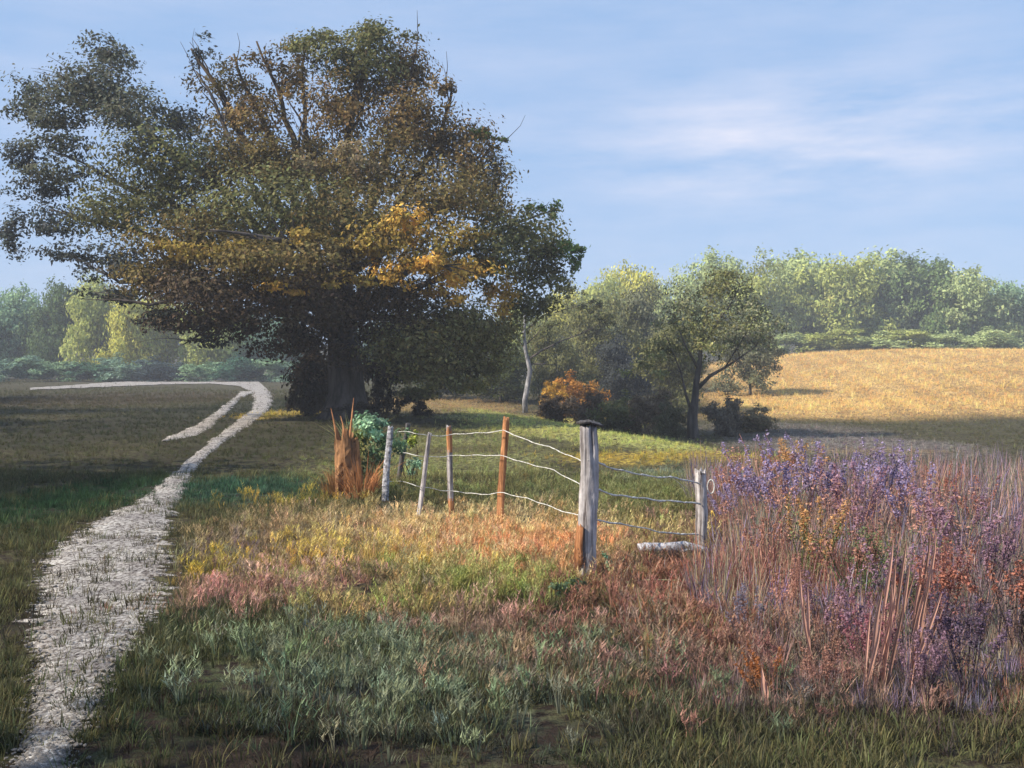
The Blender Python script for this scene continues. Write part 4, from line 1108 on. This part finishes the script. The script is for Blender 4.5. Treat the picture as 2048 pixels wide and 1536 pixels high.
# broad salmon leaves
M['salmon'] = mat_bark('salmon_leaf', (.26, .15, .11), (.66, .38, .29), 26, 9, .3)
G11 = 'salmon reed clumps of the thicket'
for bx, by, tx, ty, w, lb in [(1838, 1290, 1892, 1110, 20, 'rightmost upright salmon reeds in the thicket'), (1835, 1200, 1872, 1050, 15, 'shorter salmon reeds behind the rightmost ones'), (1795, 1200, 1812, 1085, 24, 'broadest salmon reed bunch, left of the rightmost pair'),
        (1775, 1290, 1790, 1160, 16, 'upright salmon reeds below the plum plants'), (1745, 1300, 1770, 1170, 12, 'thin salmon reeds in the middle of the thicket'), (1488, 1150, 1478, 1060, 14, 'short salmon reeds right of the right post'),
        (1522, 1140, 1518, 1080, 9, 'few thin salmon reeds near the long arching stalk'), (1640, 1250, 1600, 1130, 11, 'salmon reeds leaning left in the thicket'), (1535, 1390, 1530, 1330, 9, 'short orange brown reeds at the thicket foot')]:
    b_ = ground(bx - (12 if bx > 1600 else 0), by + (105 if bx > 1600 else 40)); D = b_.y; tp_ = at(tx, ty, D) - b_
    mb = MB(); wd = w / F * D / 2; nb = max(3, int(w / 3.2))
    for q in range(nb):
        off = Vector((random.uniform(-1, 1) * wd, random.uniform(-.03, .03), 0))
        tp2 = tp_ * random.uniform(.62, 1.04) + Vector((random.uniform(-1.6, 1.6) * wd, random.uniform(-.08, .08), 0))
        pp = limb_path(off, tp2 + off * .6, 0, 8, .05)
        k0 = len(mb.v); bw = random.uniform(.006, .011)
        for i, p in enumerate(pp):
            t_ = i / 7; ww = bw * (.45 + 1.1 * t_) * (1 if t_ < .6 else max(0.03, (1 - t_) / .4) ** .7)
            mb.v += [p + Vector((-ww, -.003, 0)), p + Vector((0, .004, 0)), p + Vector((ww, -.003, 0))]
        for i in range(7):
            a0 = k0 + 3 * i; mb.f += [(a0, a0 + 1, a0 + 4, a0 + 3), (a0 + 1, a0 + 2, a0 + 5, a0 + 4)]
    me = mb.build('reed_clump'); o = obj('reed_clump', me, M['leaf_obj'], None, b_); o.color = (.50, .29, .23, 1)
    ca = me.color_attributes.new('col', 'FLOAT_COLOR', 'POINT'); ca.data.foreach_set('color', np.ones(len(me.vertices) * 4, np.float32))
    tag(o, lb, 'reed clump', G11)

# brush filling the thicket (stuff)
brush = lib('brush_tufts', [tuft('tuft', 16, 0.50, 0.011, 0.10, 0.5, 4), tuft('tuft', 14, 0.62, 0.010, 0.10, 0.35, 4), tuft('tuft', 18, 0.36, 0.014, 0.12, 0.8, 4)])
n_ = 8200
y = rng.uniform(4.4, 15, n_ * 3); u = rng.uniform(.16, .80, n_ * 3); x = u * y
edge_px = 1024 + F * u; row = HOR + EYE * F / y
k = (edge_px > 1440 + 60 * np.sin(row * .03)) & (row < 1440) & (row > 960) & (rng.random(n_ * 3) < .5)
x, y, row, u = x[k], y[k], row[k], u[k]
pal = np.array([(.34, .20, .16), (.38, .23, .19), (.30, .22, .24), (.20, .20, .15), (.42, .26, .21), (.26, .21, .31), (.32, .27, .18), (.36, .16, .13)])
sel = (np.floor((np.sin(x * 1.7 + y * .6) + np.sin(y * 2.1 - x) + 2) * 1.7 + rng.random(len(x)) * 2.4).astype(int)) % len(pal)
sc_ = rng.uniform(.45, 1.0, len(x)) * np.clip((1500 - row) / 330, .35, 1.15)
scatter('red_brush', brush, np.stack([x, y, tz(x, y)], 1), rng.random(len(x)) * 6.28, rng.normal(0, .12, len(x)), sc_, jitter(pal[sel], .22), rng.integers(0, 3, len(x)))
tag(bpy.data.objects['red_brush'], 'dense reddish brown and mauve brush filling the thicket on the right', 'brush', kind='stuff')
# low red grass right of the thick post
n_ = 2600
x = rng.uniform(.7, 3.4, n_); y = rng.uniform(5.6, 9.4, n_); px = 1024 + F * x / y; py = HOR + EYE * F / y
k = ((px - 1380) / 230) ** 2 + ((py - 1215) / 105) ** 2 < rng.uniform(.4, 1.1, n_)
x, y = x[k], y[k]
pal = np.array([(.36, .16, .10), (.30, .17, .12), (.18, .17, .09), (.34, .25, .19)])
scatter('low_red_grass', short, np.stack([x, y, tz(x, y)], 1), rng.random(len(x)) * 6.28, rng.normal(0, .12, len(x)), rng.uniform(1.0, 2.2, len(x)), jitter(pal[rng.integers(0, 4, len(x))], .2), rng.integers(0, 3, len(x)))
tag(bpy.data.objects['low_red_grass'], 'low rust red grass below the bleached log', 'grass', kind='stuff')

# ------------------------------------------------------------------ haze
hv = [(-460, -70, -2), (460, -70, -2), (460, 460, -2), (-460, 460, -2), (-460, -70, 22), (460, -70, 22), (460, 460, 22), (-460, 460, 22)]
hf = [(0, 3, 2, 1), (4, 5, 6, 7), (0, 1, 5, 4), (1, 2, 6, 5), (2, 3, 7, 6), (3, 0, 4, 7)]
m, n, l, out = mat_new('haze')
pvv = N(n, 'ShaderNodeVolumePrincipled'); pvv.inputs['Color'].default_value = (.86, .90, 1, 1); pvv.inputs['Density'].default_value = .0013
l.new(pvv.outputs[0], out.inputs['Volume'])
tag(obj('haze', mesh_np('haze', [Vector(q) for q in hv], hf), m), kind='stuff')
